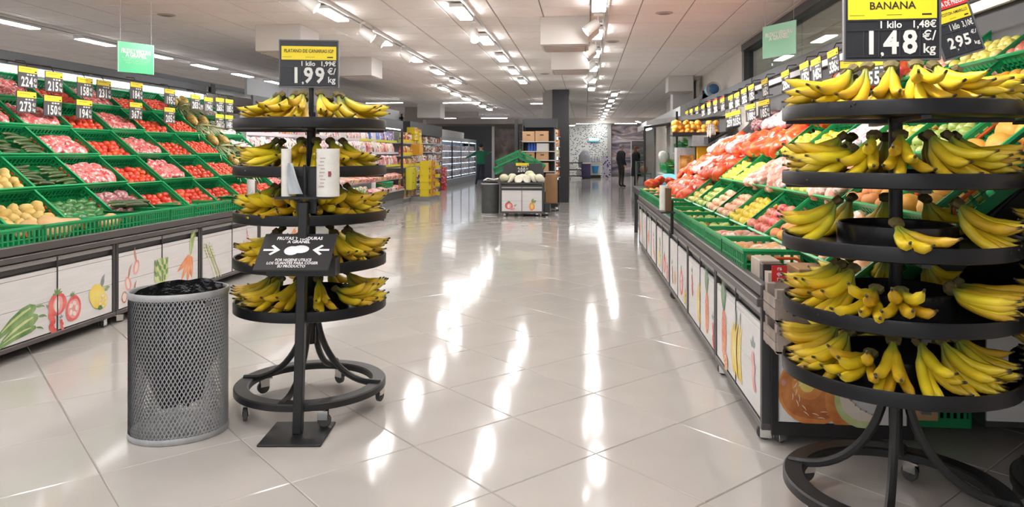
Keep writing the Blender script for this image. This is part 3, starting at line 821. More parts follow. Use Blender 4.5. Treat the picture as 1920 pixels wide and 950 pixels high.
# ---- watercolour prints for the doors (flat print)
def wash(n, a, b): return ramp_mat('print_' + n, [(.3, a), (.7, b)], .55, noise_scale=9)
PM = [wash('red', (.66, .05, .06), (.80, .24, .20)), wash('pale', (.80, .66, .55), (.82, .74, .66)), wash('green', (.05, .16, .04), (.33, .47, .20)),
      wash('yellow', (.80, .55, .04), (.84, .70, .22)), wash('orange', (.78, .20, .05), (.84, .42, .20)), wash('brown', (.36, .12, .08), (.62, .36, .28)),
      wash('lime', (.42, .50, .16), (.70, .74, .42)), wash('pink', (.70, .22, .26), (.84, .52, .48)), wash('grey', (.16, .2, .2), (.42, .46, .44)), wash('rust', (.50, .13, .03), (.78, .36, .10))]
PM.append(wash('melon_rind', (.34, .09, .02), (.66, .26, .08)))
RED, PALE, GRN, YEL, ORA, BRN, LIM, PNK, GRY, RUS = range(10)
class Print(MB):
    def __init__(s): super().__init__(); s.k = 0
    def lay(s): s.k += 1; return -.0016 - .00012 * s.k
    def ell(s, x, z, rx, rz_, mi, rot=0.0, n=22, wob=.05):
        y = s.lay(); ca, sa = math.cos(rot), math.sin(rot); ph = s.k * 1.7
        pts = []
        for i in range(n):
            a = 2 * PI * i / n; w = 1 + wob * math.sin(3 * a + ph) * .6 + wob * math.sin(5 * a + ph * 2) * .4
            p, q = rx * w * math.cos(a), rz_ * w * math.sin(a)
            pts.append((x + p * ca - q * sa, y, z + p * sa + q * ca))
        return s.add(pts, [tuple(range(n))], mi)
    def stroke(s, P, W, mi):
        y = s.lay(); L_, R_ = [], []
        for i, p in enumerate(P):
            q = P[min(i + 1, len(P) - 1)]; o = P[max(i - 1, 0)]
            dx, dz = q[0] - o[0], q[1] - o[1]; l = math.hypot(dx, dz) or 1
            L_.append((p[0] - dz / l * W[i], y, p[1] + dx / l * W[i])); R_.append((p[0] + dz / l * W[i], y, p[1] - dx / l * W[i]))
        n = len(P)
        return s.add(L_ + R_, [(i, i + 1, n + i + 1, n + i) for i in range(n - 1)], mi)
    def leaf(s, x, z, a, l, w, mi=GRN):
        P = [(x + math.cos(a + .15 * math.sin(t * 3)) * l * t, z + math.sin(a + .15 * math.sin(t * 3)) * l * t) for t in [0, .2, .45, .7, 1]]
        return s.stroke(P, [w * .2, w * .8, w, w * .7, .0008], mi)
def pr_tomato(p, x, z, r):
    p.ell(x, z, r, r * .92, RED); p.ell(x + r * .1, z - r * .05, r * .55, r * .7, PNK); p.ell(x - r * .05, z - r * .1, r * .28, r * .5, PALE)
    for a in (.2, .8, 1.5, 2.2, 2.9): p.leaf(x, z + r * .8, a, r * .55, r * .09)
def pr_half(p, x, z, r):
    p.ell(x, z, r * .85, r, RED, -.2); p.ell(x, z, r * .62, r * .74, PNK, -.2)
    for a in range(5): p.ell(x + r * .34 * math.cos(a * 1.25), z + r * .42 * math.sin(a * 1.25), r * .16, r * .22, PALE, a)
    for a in (1.0, 1.6, 2.2): p.leaf(x - r * .1, z + r * .95, a, r * .4, r * .08)
def pr_pepper(p, x, z, l, a, w):
    P = [(x + math.cos(a + .25 * t) * l * t, z + math.sin(a + .25 * t) * l * t) for t in [0, .12, .3, .55, .8, 1]]
    p.stroke(P, [w * .3, w * .9, w, w * .8, w * .45, .001], GRN)
    p.stroke([(q[0], q[1] + w * .25) for q in P[1:5]], [w * .1, w * .22, w * .2, w * .06], LIM)
    p.leaf(x, z, a + PI - .4, l * .22, w * .22, GRN)
def pr_lemon(p, x, z, r):
    p.ell(x, z, r * .95, r * 1.1, YEL, .5); p.leaf(x + r * .6, z + r * .7, 1.2, r * 1.1, r * .22, GRY); p.leaf(x + r, z + r * .3, .3, r * .7, r * .2, GRN)
    p.ell(x + r * .75, z - r * .55, r * .62, r * .66, YEL); p.ell(x + r * .75, z - r * .55, r * .52, r * .55, PALE)
    for a in range(6): p.ell(x + r * .75 + r * .28 * math.cos(a * 1.05), z - r * .55 + r * .3 * math.sin(a * 1.05), r * .12, r * .2, YEL, a * 1.05 + 1.57)
    p.leaf(x + r * .1, z - r, -.3, r * .6, r * .2, GRN)
def pr_shallot(p, x, z, h):
    for k, (dx, dz, a) in enumerate([(-.06, .0, .3), (.05, .12, -.3), (.02, -.16, .1)]):
        p.ell(x + dx, z + dz, h * .10, h * .16, PNK, a); p.ell(x + dx, z + dz, h * .05, h * .11, PALE, a); p.leaf(x + dx, z + dz + h * .12, 1.4 - a, h * .32, h * .035, BRN)
    p.ell(x - .11, z - .1, h * .09, h * .12, BRN); p.ell(x - .11, z - .1, h * .065, h * .09, PALE)
def pr_artichoke(p, x, z, r):
    p.ell(x, z, r * .8, r * 1.05, LIM)
    for row in range(4):
        for k in range(-2, 3): p.leaf(x + k * r * .26, z - r * .8 + row * r * .42, PI / 2 - k * .22, r * .62, r * .16, GRN if (k + row) % 2 else LIM)
    p.stroke([(x, z - r * .9), (x - r * .6, z - r * 1.5), (x - r * 1.3, z - r * 1.4)], [r * .14, r * .16, r * .1], LIM)
def pr_carrot(p, x, z, l):
    for a, m_ in ((3.6, 1.0), (4.05, 1.05), (4.5, 1.0), (4.85, .85)):
        P = [(x + math.cos(a) * l * t * m_, z + math.sin(a) * l * t * m_) for t in [0, .08, .35, .7, 1]]
        p.stroke(P, [.016, .038, .036, .022, .001], ORA); p.stroke([(q[0] + .004, q[1] + .004) for q in P[1:4]], [.004, .006, .003], PNK)
    for k in range(7): p.leaf(x, z, 1.05 + .06 * k, l * (.9 + .12 * (k % 3)), .014, GRN if k % 2 else LIM)
def pr_asparagus(p, x, z, l):
    for k in range(9):
        a = 2.15 + .05 * math.sin(k * 2.1); ox = k * .017
        P = [(x + ox - math.cos(a) * l * .5 + math.cos(a) * l * t * -0 + math.cos(a) * l * t, z - .02 * (k % 3) + math.sin(a) * l * (t - .5)) for t in [0, .3, .6, .8, 1]]
        p.stroke(P, [.008, .009, .009, .012, .002], LIM if k % 2 else PALE)
        for t in (.62, .72, .82, .92): p.leaf(P[2][0] + (P[4][0] - P[2][0]) * (t - .6) * 2.5, P[2][1] + (P[4][1] - P[2][1]) * (t - .6) * 2.5, a + (.5 if k % 2 else -.5), .03, .005, GRN)
def pr_pineapple(p, x, z, h):
    p.ell(x, z, h * .2, h * .42, ORA)
    for i in range(6):
        for j in range(3): p.ell(x + (j - 1) * h * .12 + (i % 2) * h * .05 - h * .025, z - h * .3 + i * h * .12, h * .04, h * .045, PNK)
    for k in range(9): p.leaf(x, z + h * .38, PI / 2 + (k - 4) * .14, h * (.62 - .05 * abs(k - 4)), h * .035, GRY if k % 2 else GRN)
def pr_banana(p, x, z, l):
    for k in range(3):
        P = [(x + k * .045 + .06 * math.sin(t * PI) * -1, z - l / 2 + l * t) for t in [0, .15, .4, .7, .9, 1]]
        p.stroke(P, [.008, .022, .028, .025, .012, .006], YEL)
        p.stroke([(q[0] + .008, q[1]) for q in P[1:5]], [.003, .006, .005, .002], PALE)
    p.leaf(x + .05, z + l / 2, 1.4, .08, .012, GRY)
def pr_slice(p, x, z, r, mi=ORA):
    p.ell(x, z, r, r, mi); p.ell(x, z, r * .86, r * .86, PALE)
    for k in range(8): p.ell(x + r * .48 * math.cos(k * PI / 4), z + r * .48 * math.sin(k * PI / 4), r * .14, r * .32, mi, k * PI / 4 + PI / 2)
def pr_berry(p, x, z, r, mi):
    for a in (.5, 1.5, 2.6): p.leaf(x, z + r * 1.6, a, r * 1.6, r * .4, GRY)
    for k, (dx, dz) in enumerate([(0, 0), (.6, -1.2), (.3, -2.6), (.9, -3.6)]): p.ell(x + dx * r, z + dz * r, r * .75, r, mi, .3 * k)
def pr_melon(p, x, z, r):
    p.ell(x, z, r * 1.02, r, RUS, 0, 32, .02); p.ell(x - r * .03, z + r * .03, r * .92, r * .90, 10, 0, 28); p.ell(x - r * .2, z + r * .15, r * .42, r * .44, RUS, .3); p.ell(x - r * .22, z + r * .16, r * .22, r * .24, YEL, .3)
    for k in range(26):
        a = k * 2.4; q = r * (.3 + .65 * ((k * .37) % 1)); p.leaf(x + q * math.cos(a), z + q * math.sin(a), a + 1.3, r * .2, r * .012, PALE)
    p.ell(x - r * .86, z + r * .18, r * .07, r * .09, BRN)
    cx, cz = x + r * 1.55, z + r * .1; arc = [(cx + 1.28 * r * math.cos(a) * .92, cz + 1.2 * r * math.sin(a)) for a in [PI + .0 + .2 * i for i in range(10)]]
    p.stroke(arc, [.01] + [r * .24 * math.sin(PI * i / 9) + .008 for i in range(1, 9)] + [.006], RUS)
    arc2 = [(cx + 1.06 * r * math.cos(a) * .92, cz + 1.0 * r * math.sin(a)) for a in [PI + .2 * i for i in range(10)]]
    p.stroke(arc2, [.006] + [r * .22 * math.sin(PI * i / 9) for i in range(1, 9)] + [.004], LIM)
    arc3 = [(cx + .92 * r * math.cos(a) * .92, cz + .84 * r * math.sin(a)) for a in [PI + .2 * i for i in range(10)]]
    p.stroke(arc3, [.004] + [r * .17 * math.sin(PI * i / 9) for i in range(1, 9)] + [.004], PALE)
    for k in range(14): p.ell(arc3[1 + k % 8][0] + r * .12, arc3[1 + k % 8][1] + r * (.10 + .02 * (k % 3)), r * .03, r * .016, BRN, k)

plank_m = M('whitewashed_plank', (.72, .70, .69), .5, var=.05, scale=5, rnd=.05)
# stretch the plank grain along its length
_mp = plank_m.node_tree; 
for n_ in _mp.nodes:
    if n_.type == 'TEX_NOISE':
        vm = _mp.nodes.new('ShaderNodeMapping'); vm.inputs['Scale'].default_value = (.6, 3, 9)
        src_ = n_.inputs['Vector'].links[0].from_socket
        _mp.links.new(src_, vm.inputs['Vector']); _mp.links.new(vm.outputs['Vector'], n_.inputs['Vector'])
def door(parent, u, w, zs=(.115, .335, .535, .565), prints=None):
    dr = ob('door', MB().span((u - w / 2 + .004, .012, zs[0]), (u + w / 2 - .004, .02, zs[-1])).mesh('door_backing', dark), parent)
    for a, b in zip(zs[:-1], zs[1:]):
        ob('plank', MB().span((-w / 2 + .006, 0, a + .0015), (w / 2 - .006, .012, b - .0015), 0).mesh('plank', plank_m), dr, (u, 0, 0))
    if prints:
        p = Print(); prints(p)
        ob('fruit_print', p.mesh('fruit_print', PM), dr, (u, 0, 0))
    return dr
def cabinet(F, u0, w, nd, prints, label, end_panel=None, ds=.58):
    """wheeled base cabinet: front face at d = 0"""
    t = thing('produce_cabinet', label, 'cabinet', F.pt(u0 + w / 2, 0, 0), F.rz)
    h = w / 2
    MB().span((-h + .02, .03, .11), (h - .02, ds, .69)).build('carcass', dark, t)
    for sx in (-1, 1): MB().span((sx * h - sx * .035, -.006, .08), (sx * h - sx * .001, .05, .70), 0, .003).build('post', dark, t)
    MB().span((-h, -.008, .075), (h, .04, .108), 0, .004).build('bottom_rail', railm, t)
    MB().span((-h + .03, .02, .575), (h - .03, .03, .66)).build('recess', dark, t)
    MB().span((-h + .03, .0, .612), (h - .03, .03, .642)).build('label_strip', M('label_strip_grey', (.30, .29, .28), .35), t)
    dw = (w - .07) / nd
    for k in range(nd): door(t, -h + .035 + dw * (k + .5), dw, prints=prints[k] if prints and k < len(prints) else None)
    for k in range(1, nd): MB().span((-h + .035 + dw * k - .006, -.004, .108), (-h + .035 + dw * k + .006, .012, .64)).build('divider', dark, t)
    for sx in (-1, 1):
        for d_ in (.05, ds - .1): caster(t, sx * (h - .09), d_, .072, rp.uniform(0, 6), 1.05)
    return t

def crate_meshes(w, dp, h):
    b = MB(); T = .007
    b.span((-w/2 + .01, .01, -h), (w/2 - .01, dp - .01, -h + .008))
    for (ax, c, L0, L1) in (('x', .0, -w/2, w/2), ('x', dp, -w/2, w/2), ('y', -w/2, 0, dp), ('y', w/2, 0, dp)):
        inn = T if c <= 0 else -T
        def bar(a0, a1, z0, z1):
            if ax == 'x': b.span((a0, c, z0), (a1, c + inn, z1))
            else: b.span((c, a0, z0), (c + inn, a1, z1))
        bar(L0, L1, -h, -h + h * .30); bar(L0, L1, -.028, -.004)
        n = 13 if ax == 'x' else 8
        for i in range(n + 1):
            a = L0 + (L1 - L0) * i / n
            wd = .016 if i in (0, n) else .0075
            bar(max(L0, a - wd), min(L1, a + wd), -h * .72, -.026)
        bar(L0, L1, -h * .52, -h * .47)
    body = b.mesh('crate_body', green)
    r = MB()
    e = .007
    for a, c in (((-w/2 - e, -e, -.010), (w/2 + e, e, .003)), ((-w/2 - e, dp - e, -.010), (w/2 + e, dp + e, .003)), ((-w/2 - e, e, -.010), (-w/2 + e, dp - e, .003)), ((w/2 - e, e, -.010), (w/2 + e, dp - e, .003))): r.span(a, c, 0)
    rim = r.mesh('crate_rim', green2)
    hd = MB()
    hd.tube([(0, -.10, -.085), (0, -.085, -.055), (0, -.06, -.045), (0, .06, -.045), (0, .085, -.055), (0, .10, -.085)], .009, 6, 0, flat=(1, .7))
    return body, rim, hd.mesh('crate_handle', orangeh, True)
CR = crate_meshes(.585, .385, .155)
CRN_ = crate_meshes(.41, .385, .155)
CRL = crate_meshes(.60, .40, .16)
CRT = crate_meshes(.40, .585, .155)
def crate(F, u, d, z, tilt, label, kind=CR, dim=(.585, .385), yaw=0.0, grp=None):
    t = thing('produce_crate', label, 'crate', F.pt(u, d, z), 0, grp)
    t.rotation_euler = (tilt, 0, F.rz + yaw)
    ob('crate_body', kind[0], t); ob('crate_rim', kind[1], t)
    for s_ in (-1, 1): ob('handle', kind[2], t, (s_ * (dim[0] / 2 + .003), dim[1] / 2, 0))
    return t

# ---- fruit and vegetables: one mesh of each kind (with variants), copied piece by piece
def bump_fn(seed, amp, fq):
    return lambda p: 1 + amp * noise.noise(p * fq + Vector((seed, seed * 2, 0)))
tom_m = M('tomato_skin', (.66, .028, .012), .25, col2=(.74, .085, .02), coat=.3)
TOM = [MB().ball((0, 0, 0), (.041, .041, .034), 12, 8, 0, lambda p, s=s: 1 - .22 * max(0, p.z - .8) + .03 * math.sin(5 * math.atan2(p.y, p.x) + s)).mesh('tomato', tom_m, True, 0) for s in (0, 2)]
che_m = M('cherry_tomato_skin', (.62, .03, .02), .25, col2=(.72, .10, .03), coat=.3)
CHE = [MB().ball((0, 0, 0), (.028, .028, .030), 9, 6).mesh('small_tomato', che_m, True, 0)]
cuc_m = ramp_mat('cucumber_skin', [(0, (.16, .20, .05)), (.12, (.045, .075, .016)), (.8, (.05, .085, .018)), (1, (.12, .16, .04))], .35, rnd=.3)
def cuc(bend, l=.22, r=.022): return MB().tube([(-l/2 + l * i / 9, bend * math.sin(PI * i / 9), 0) for i in range(10)], [r * s for s in (.3, .75, .95, 1, 1, 1, 1, .95, .75, .3)], 8).mesh('cucumber', cuc_m, True, 60)
CUC = [cuc(.012), cuc(-.02), cuc(.004)]
ZUC = [cuc(.01, .33, .024)]
pot_m = M('yellow_potato_skin', (.66, .44, .12), .5, col2=(.74, .54, .20), var=.12, scale=20)
POT = [MB().ball((0, 0, 0), (.056, .043, .040), 12, 8, 0, bump_fn(s, .22, 1.3)).mesh('yellow_potato', pot_m, True, 0) for s in (1, 4, 9)]
gre_m = M('green_pepper_skin', (.04, .15, .04), .25, col2=(.07, .24, .06), coat=.4)
PEP = [MB().ball((0, 0, 0), (.075, .034, .032), 12, 8, 0, bump_fn(s, .3, 1.6)).mesh('green_pepper', gre_m, True, 0) for s in (2, 5)]
app_r = M('red_apple_skin', (.58, .06, .07), .28, col2=(.74, .25, .16), var=.3, scale=14, coat=.3)
apple_fn = lambda p: 1 - .25 * max(0, p.z - .75) * 2 - .12 * max(0, -p.z - .8) * 2
APR = [MB().ball((0, 0, 0), (.040, .040, .037), 12, 8, 0, apple_fn).tube([(0, 0, .024), (.004, 0, .042)], .0022, 5, 1).mesh('red_apple', [app_r, M('fruit_stalk', (.12, .07, .02), .8)], True, 50)]
app_p = M('blush_apple_skin', (.70, .30, .22), .3, col2=(.76, .55, .30), var=.25, scale=12)
APP = [MB().ball((0, 0, 0), (.040, .040, .037), 12, 8, 0, apple_fn).tube([(0, 0, .024), (.004, 0, .042)], .0022, 5, 1).mesh('blush_apple', [app_p, MATS['fruit_stalk']], True, 50)]
app_y = M('yellow_apple_skin', (.62, .56, .09), .3, col2=(.72, .60, .18), var=.1, scale=14, coat=.2)
APY = [MB().ball((0, 0, 0), (.040, .040, .038), 12, 8, 0, apple_fn).tube([(0, 0, .024), (.004, 0, .042)], .0022, 5, 1).mesh('yellow_apple', [app_y, MATS['fruit_stalk']], True, 50)]
app_g = M('green_apple_skin', (.34, .46, .09), .3, col2=(.48, .54, .16), var=.1, scale=14, coat=.2)
APG = [MB().ball((0, 0, 0), (.040, .040, .038), 12, 8, 0, apple_fn).tube([(0, 0, .024), (.004, 0, .042)], .0022, 5, 1).mesh('green_apple', [app_g, MATS['fruit_stalk']], True, 50)]
lem_m = M('lemon_skin', (.80, .58, .03), .38, col2=(.80, .64, .10), bump=.25, bscale=220)
LEM = [MB().ball((0, 0, 0), (.045, .034, .034), 12, 8, 0, lambda p: 1 + .16 * max(0, abs(p.x) - .85) * 6).mesh('lemon', lem_m, True, 0)]
ora_m = M('orange_peel', (.80, .30, .02), .4, col2=(.82, .40, .06), bump=.3, bscale=200)
ORG = [MB().ball((0, 0, 0), (.041, .041, .039), 12, 8).mesh('orange', ora_m, True, 0)]
pea_m = M('peach_skin', (.80, .42, .10), .6, col2=(.72, .22, .10), var=.2, scale=12)
PEA = [MB().ball((0, 0, 0), (.037, .037, .035), 12, 8).mesh('peach', pea_m, True, 0)]
mel_m = M('orange_melon_rind', (.80, .40, .06), .5, col2=(.82, .46, .12), var=.12, scale=18)
MEL = [MB().ball((0, 0, 0), (.072, .065, .062), 16, 10, 0, lambda p: 1 + .02 * math.sin(10 * math.atan2(p.z, p.y))).mesh('small_melon', mel_m, True, 0)]
squ_m = M('butternut_skin', (.72, .42, .18), .45, col2=(.76, .48, .24), var=.06, scale=10)
SQU = [MB().tube([(-.15, 0, 0), (-.145, 0, 0), (-.12, 0, 0), (-.05, 0, 0), (0, 0, 0), (.05, 0, 0), (.10, 0, 0), (.145, 0, 0), (.165, 0, 0), (.17, 0, 0)], [.012, .03, .042, .046, .05, .066, .075, .062, .03, .01], 14).mesh('butternut_squash', squ_m, True, 0)]
def lump(seed, sx, sy, sz, k, amp):
    rr = random.Random(seed); dirs = [Vector((rr.gauss(0, 1), rr.gauss(0, 1), rr.gauss(0, .8))).normalized() for _ in range(k)]
    fn = lambda p: .80 + amp * max(0, max((p.dot(d) - .80) / .20 for d in dirs)) ** .6 if max(p.dot(d) for d in dirs) > .80 else .80
    return MB().ball((0, 0, 0), (sx, sy, sz), 22, 14, 0, fn)
def net_mat(nm, c1, c2, c3, scl):
    m = bpy.data.materials.new(nm); m.use_nodes = True; nt = m.node_tree; N = nt.nodes; L = nt.links; b = N['Principled BSDF']
    b.inputs['Roughness'].default_value = .35; b.inputs['Coat Weight'].default_value = .2
    tc = N.new('ShaderNodeTexCoord'); oi = N.new('ShaderNodeObjectInfo')
    vo = N.new('ShaderNodeTexVoronoi'); vo.inputs['Scale'].default_value = scl; L.new(tc.outputs['Object'], vo.inputs['Vector'])
    mx = N.new('ShaderNodeMix'); mx.data_type = 'RGBA'; mx.inputs['A'].default_value = (*c1, 1); mx.inputs['B'].default_value = (*c2, 1); L.new(vo.outputs['Color'], mx.inputs['Factor'])
    nz = N.new('ShaderNodeTexNoise'); nz.inputs['Scale'].default_value = scl * 1.3; nz.inputs['Detail'].default_value = 3; L.new(tc.outputs['Object'], nz.inputs['Vector'])
    cr = N.new('ShaderNodeValToRGB'); cr.color_ramp.elements[0].position = .52; cr.color_ramp.elements[1].position = .60; L.new(nz.outputs['Fac'], cr.inputs['Fac'])
    m2 = N.new('ShaderNodeMix'); m2.data_type = 'RGBA'; m2.inputs['B'].default_value = (*c3, 1); L.new(cr.outputs['Color'], m2.inputs['Factor']); L.new(mx.outputs['Result'], m2.inputs['A'])
    L.new(m2.outputs['Result'], b.inputs['Base Color'])
    bp = N.new('ShaderNodeBump'); bp.inputs['Strength'].default_value = .5; bp.inputs['Distance'].default_value = .01; L.new(nz.outputs['Fac'], bp.inputs['Height']); L.new(bp.outputs['Normal'], b.inputs['Normal'])
    MATS[nm] = m; return m
pink_net = net_mat('pink_radish_bag', (.50, .035, .04), (.66, .16, .15), (.76, .56, .52), 26)
NET = [lump(s, .085, .062, .045, 16, .25).mesh('radish_bag', pink_net, True, 0) for s in (1, 2, 3)]
dk_net = net_mat('purple_onion_net', (.26, .05, .07), (.42, .14, .16), (.58, .46, .42), 30)
ONI = [lump(s, .085, .075, .06, 14, .3).mesh('onion_bag', dk_net, True, 0) for s in (4, 5)]
red_net = net_mat('red_orange_net', (.66, .05, .015), (.76, .16, .02), (.70, .03, .02), 15)
NOR = [lump(s, .115, .085, .07, 13, .32).mesh('orange_net', red_net, True, 0) for s in (6, 7, 8)]
wht_net = net_mat('white_garlic_net', (.74, .66, .62), (.80, .76, .74), (.60, .34, .40), 24)
GAR = [lump(s, .075, .06, .045, 14, .3).mesh('garlic_net', wht_net, True, 0) for s in (9, 10)]
car_bag = net_mat('clear_bag_carrots', (.76, .36, .14), (.80, .52, .30), (.82, .74, .68), 18)
CAB = [lump(s, .12, .06, .045, 12, .22).mesh('carrot_bag', car_bag, True, 0) for s in (11, 12)]
pnk_bag = net_mat('clear_bag_blush', (.66, .20, .18), (.78, .46, .30), (.82, .68, .60), 16)
PBG = [lump(s, .105, .07, .05, 13, .3).mesh('apple_bag', pnk_bag, True, 0) for s in (13, 14)]
pin_m = net_mat('pineapple_rind', (.36, .20, .04), (.52, .34, .08), (.22, .15, .04), 40)
PIN = MB().ball((0, 0, 0), (.10, .062, .062), 14, 10, 0, lambda p: 1 + .04 * math.sin(9 * math.atan2(p.z, p.y) + 8 * p.x)).mesh('pineapple', pin_m, True, 0)
pl_m = M('pineapple_leaf', (.36, .40, .20), .5, col2=(.56, .58, .38))
def pine_crown(seed):
    rr = random.Random(seed); mb = MB()
    for k in range(34):
        a = k * 2.4; t = k / 34; el = .25 + 1.15 * (1 - t); l = .12 + .12 * rr.random()
        dv = Vector((math.cos(el), math.sin(el) * math.cos(a), math.sin(el) * math.sin(a)))
        P = [Vector((.085, 0, 0)) + dv * l * q + Vector((.05 * q * q, 0, -.015 * q * q)) for q in (0, .35, .7, 1)]
        mb.tube(P, [.008, .009, .006, .001], 4, 0, flat=(.35, 1.0))
    return mb.mesh('leaf_crown', pl_m)
PCR = [pine_crown(1), pine_crown(2)]
tag_m = M('white_tag', (.78, .74, .74), .5); tagme = MB().box((0, 0, 0), (.05, .035, .004)).mesh('paper_tag', tag_m)

FOOD = {  # kind: (meshes, object name, category, phrase, nx, ny, layers, radius, mode)
 'tomato': (TOM, 'tomato', 'tomato', 'ripe red tomato', 6, 4, 1, .037, 'ball'),
 'cherry': (CHE, 'small_tomato', 'tomato', 'small vine tomato', 9, 6, 1, .028, 'ball'),
 'cuc': (CUC, 'cucumber', 'cucumber', 'dark green cucumber', 2, 8, 1, .022, 'long'),
 'potato': (POT, 'yellow_potato', 'potato', 'yellow potato', 5, 4, 1, .042, 'ball'),
 'pepper': (PEP, 'green_pepper', 'pepper', 'green pepper', 4, 5, 1, .034, 'long'),
 'pink': (NET, 'radish_bag', 'radishes', 'pink radish bag', 4, 4, 1, .04, 'bag'),
 'onion': (ONI, 'onion_bag', 'onions', 'purple onion net', 3, 3, 1, .05, 'bag'),
 'rapple': (APR, 'red_apple', 'apple', 'glossy red apple', 6, 4, 1, .038, 'ball'),
 'bapple': (APP, 'blush_apple', 'apple', 'blushed apple', 6, 4, 1, .038, 'ball'),
 'yapple': (APY, 'yellow_apple', 'apple', 'yellow apple', 6, 4, 1, .038, 'ball'),
 'gapple': (APG, 'green_apple', 'apple', 'green apple', 6, 4, 1, .038, 'ball'),
 'lemon': (LEM, 'lemon', 'lemon', 'yellow lemon', 6, 5, 1, .034, 'ball'),
 'orange': (ORG, 'orange', 'orange', 'orange', 6, 4, 1, .039, 'ball'),
 'peach': (PEA, 'peach', 'peach', 'reddish peach', 6, 4, 1, .036, 'ball'),
 'melon': (MEL, 'small_melon', 'melon', 'small orange melon', 4, 2, 1, .064, 'ball'),
 'onet': (NOR, 'orange_net', 'oranges', 'red orange net', 3, 3, 1, .065, 'bag'),
 'garlic': (GAR, 'garlic_net', 'garlic', 'white garlic net', 4, 4, 1, .042, 'bag'),
 'carrot': (CAB, 'carrot_bag', 'carrots', 'clear carrot bag', 3, 4, 1, .042, 'bag'),
 'abag': (PBG, 'apple_bag', 'apples', 'bagged blush apples', 3, 4, 1, .048, 'bag'),
}
def fill(F, u, d, z, tilt, kind, where, w=.585, dp=.385, yaw=0.0, full=1.0, level=.006, drop=.055, big=1.0):
    ms, nm, cat, phrase, nx, ny, lay, rad, mode = FOOD[kind]
    if w < .5: nx = max(2, int(nx * .7))
    base = Matrix.Translation(F.pt(u, d, z)) @ Euler((tilt, 0, F.rz + yaw)).to_matrix().to_4x4()
    jx = (w - .03) / nx; yy = (dp * .86 if tilt else dp - .03) * full; jy = yy / ny
    grp = '%s in the %s' % (phrase, where)
    for j in range(ny):
        for i in range(nx):
            off = (.5 if j % 2 else 0) * .5
            x = -w / 2 + .015 + jx * (i + .25 + off) + rp.uniform(-.12, .12) * jx
            y = .02 + jy * (j + .5) + rp.uniform(-.10, .10) * jy
            hz = level - drop * (y / dp) - rad * .9 + rp.uniform(-.008, .012)
            if mode == 'ball': rt = Euler((rp.uniform(0, 6), rp.uniform(0, 6), rp.uniform(0, 6)))
            elif mode == 'long': rt = Euler((rp.uniform(-.2, .2), rp.uniform(-.15, .15), rp.uniform(-.14, .14)))
            else: rt = Euler((rp.uniform(-.3, .3), rp.uniform(-.35, .35), rp.uniform(0, 6)))
            if mode == 'long' and nx == 2: x = -w / 2 + w * (i + .5) / 2 + rp.uniform(-.03, .03)
            if mode == 'bag': x *= .86; y = .055 + (y - .02) * .82 if tilt else .095 + (y - .02) * .62
            me = ms[rp.randrange(len(ms))]
            lab = '%s, %s back, %s across, %s' % (phrase, ORD[j], ORD[i], where)
            o = tag(ob(nm, me), lab, cat, grp)
            o.matrix_world = base @ Matrix.Translation((x, y, hz)) @ rt.to_matrix().to_4x4() @ Matrix.Scale(rp.uniform(.92, 1.08) * big, 4)
            if kind == 'onet': ob('paper_tag', tagme, o, (.02, -.055, .052), (R(50), 0, rp.uniform(-.6, .6)))

def rack(F, u0, u1, hdr_d, hdr_z0, hdr_z1, label, top_d, row0=(.335, .84), pitch=(.285, .265), strip=None, cut=0.0):
    t = thing('produce_rack', label, 'shelving', F.pt((u0 + u1) / 2, 0, 0), F.rz)
    h = (u1 - u0) / 2; n = 5; h2 = h - cut
    a = math.atan2(pitch[1], pitch[0]); L_ = n * math.hypot(*pitch)
    # sloping shelf under the crates
    nrm = (-math.sin(a), math.cos(a))
    off = -.185
    pts = [(row0[0] + nrm[0] * off, row0[1] + nrm[1] * off), (row0[0] + pitch[0] * n + nrm[0] * off, row0[1] + pitch[1] * n + nrm[1] * off)]
    mb = MB(); (d0, z0), (d1, z1) = pts
    mb.poly([(-h, d0, z0), (-h, d1, z1), (-h, d1 + .03, z1 - .03), (-h, d0 + .03, z0 - .03)], 0, u1 - u0, (1, 0, 0))
    mb.build('sloping_shelf', dark, t)
    for s_ in (-1, 1):
        MB().poly([(s_ * h - .012, d0, z0 - .02), (s_ * h - .012, d1, z1), (s_ * h - .012, d1 + .05, z1 - .03), (s_ * h - .012, d0 + .06, z0 - .07)], 0, .024, (1, 0, 0)).build('side_rail', black, t)
    MB().span((-h, top_d, .3), (h, top_d + .02, hdr_z1 - .02)).build('back_panel', M('rack_back', (.10, .10, .105), .6), t)
    MB().span((-h, hdr_d, hdr_z0), (h, hdr_d + .05, hdr_z1), 0, .006).build('header', greyhd, t)
    MB().span((-h + .05, hdr_d + .02, hdr_z0 - .07), (h - .05, hdr_d + .05, hdr_z0 - .005)).build('light_strip', strip or lampsoft, t)
    MB().span((-h, .02, .70), (h2, row0[0] + .02, .712)).build('front_ledge', dark, t)
    r = MB().span((-h, -.03, .655), (h2, .025, .695), 0, .004); r.build('lower_front_rail', railm, t)
    r = MB().span((-h, -.012, .70), (h2, .03, .762), 0, .006); r.build('upper_front_rail', railm, t)
    return t
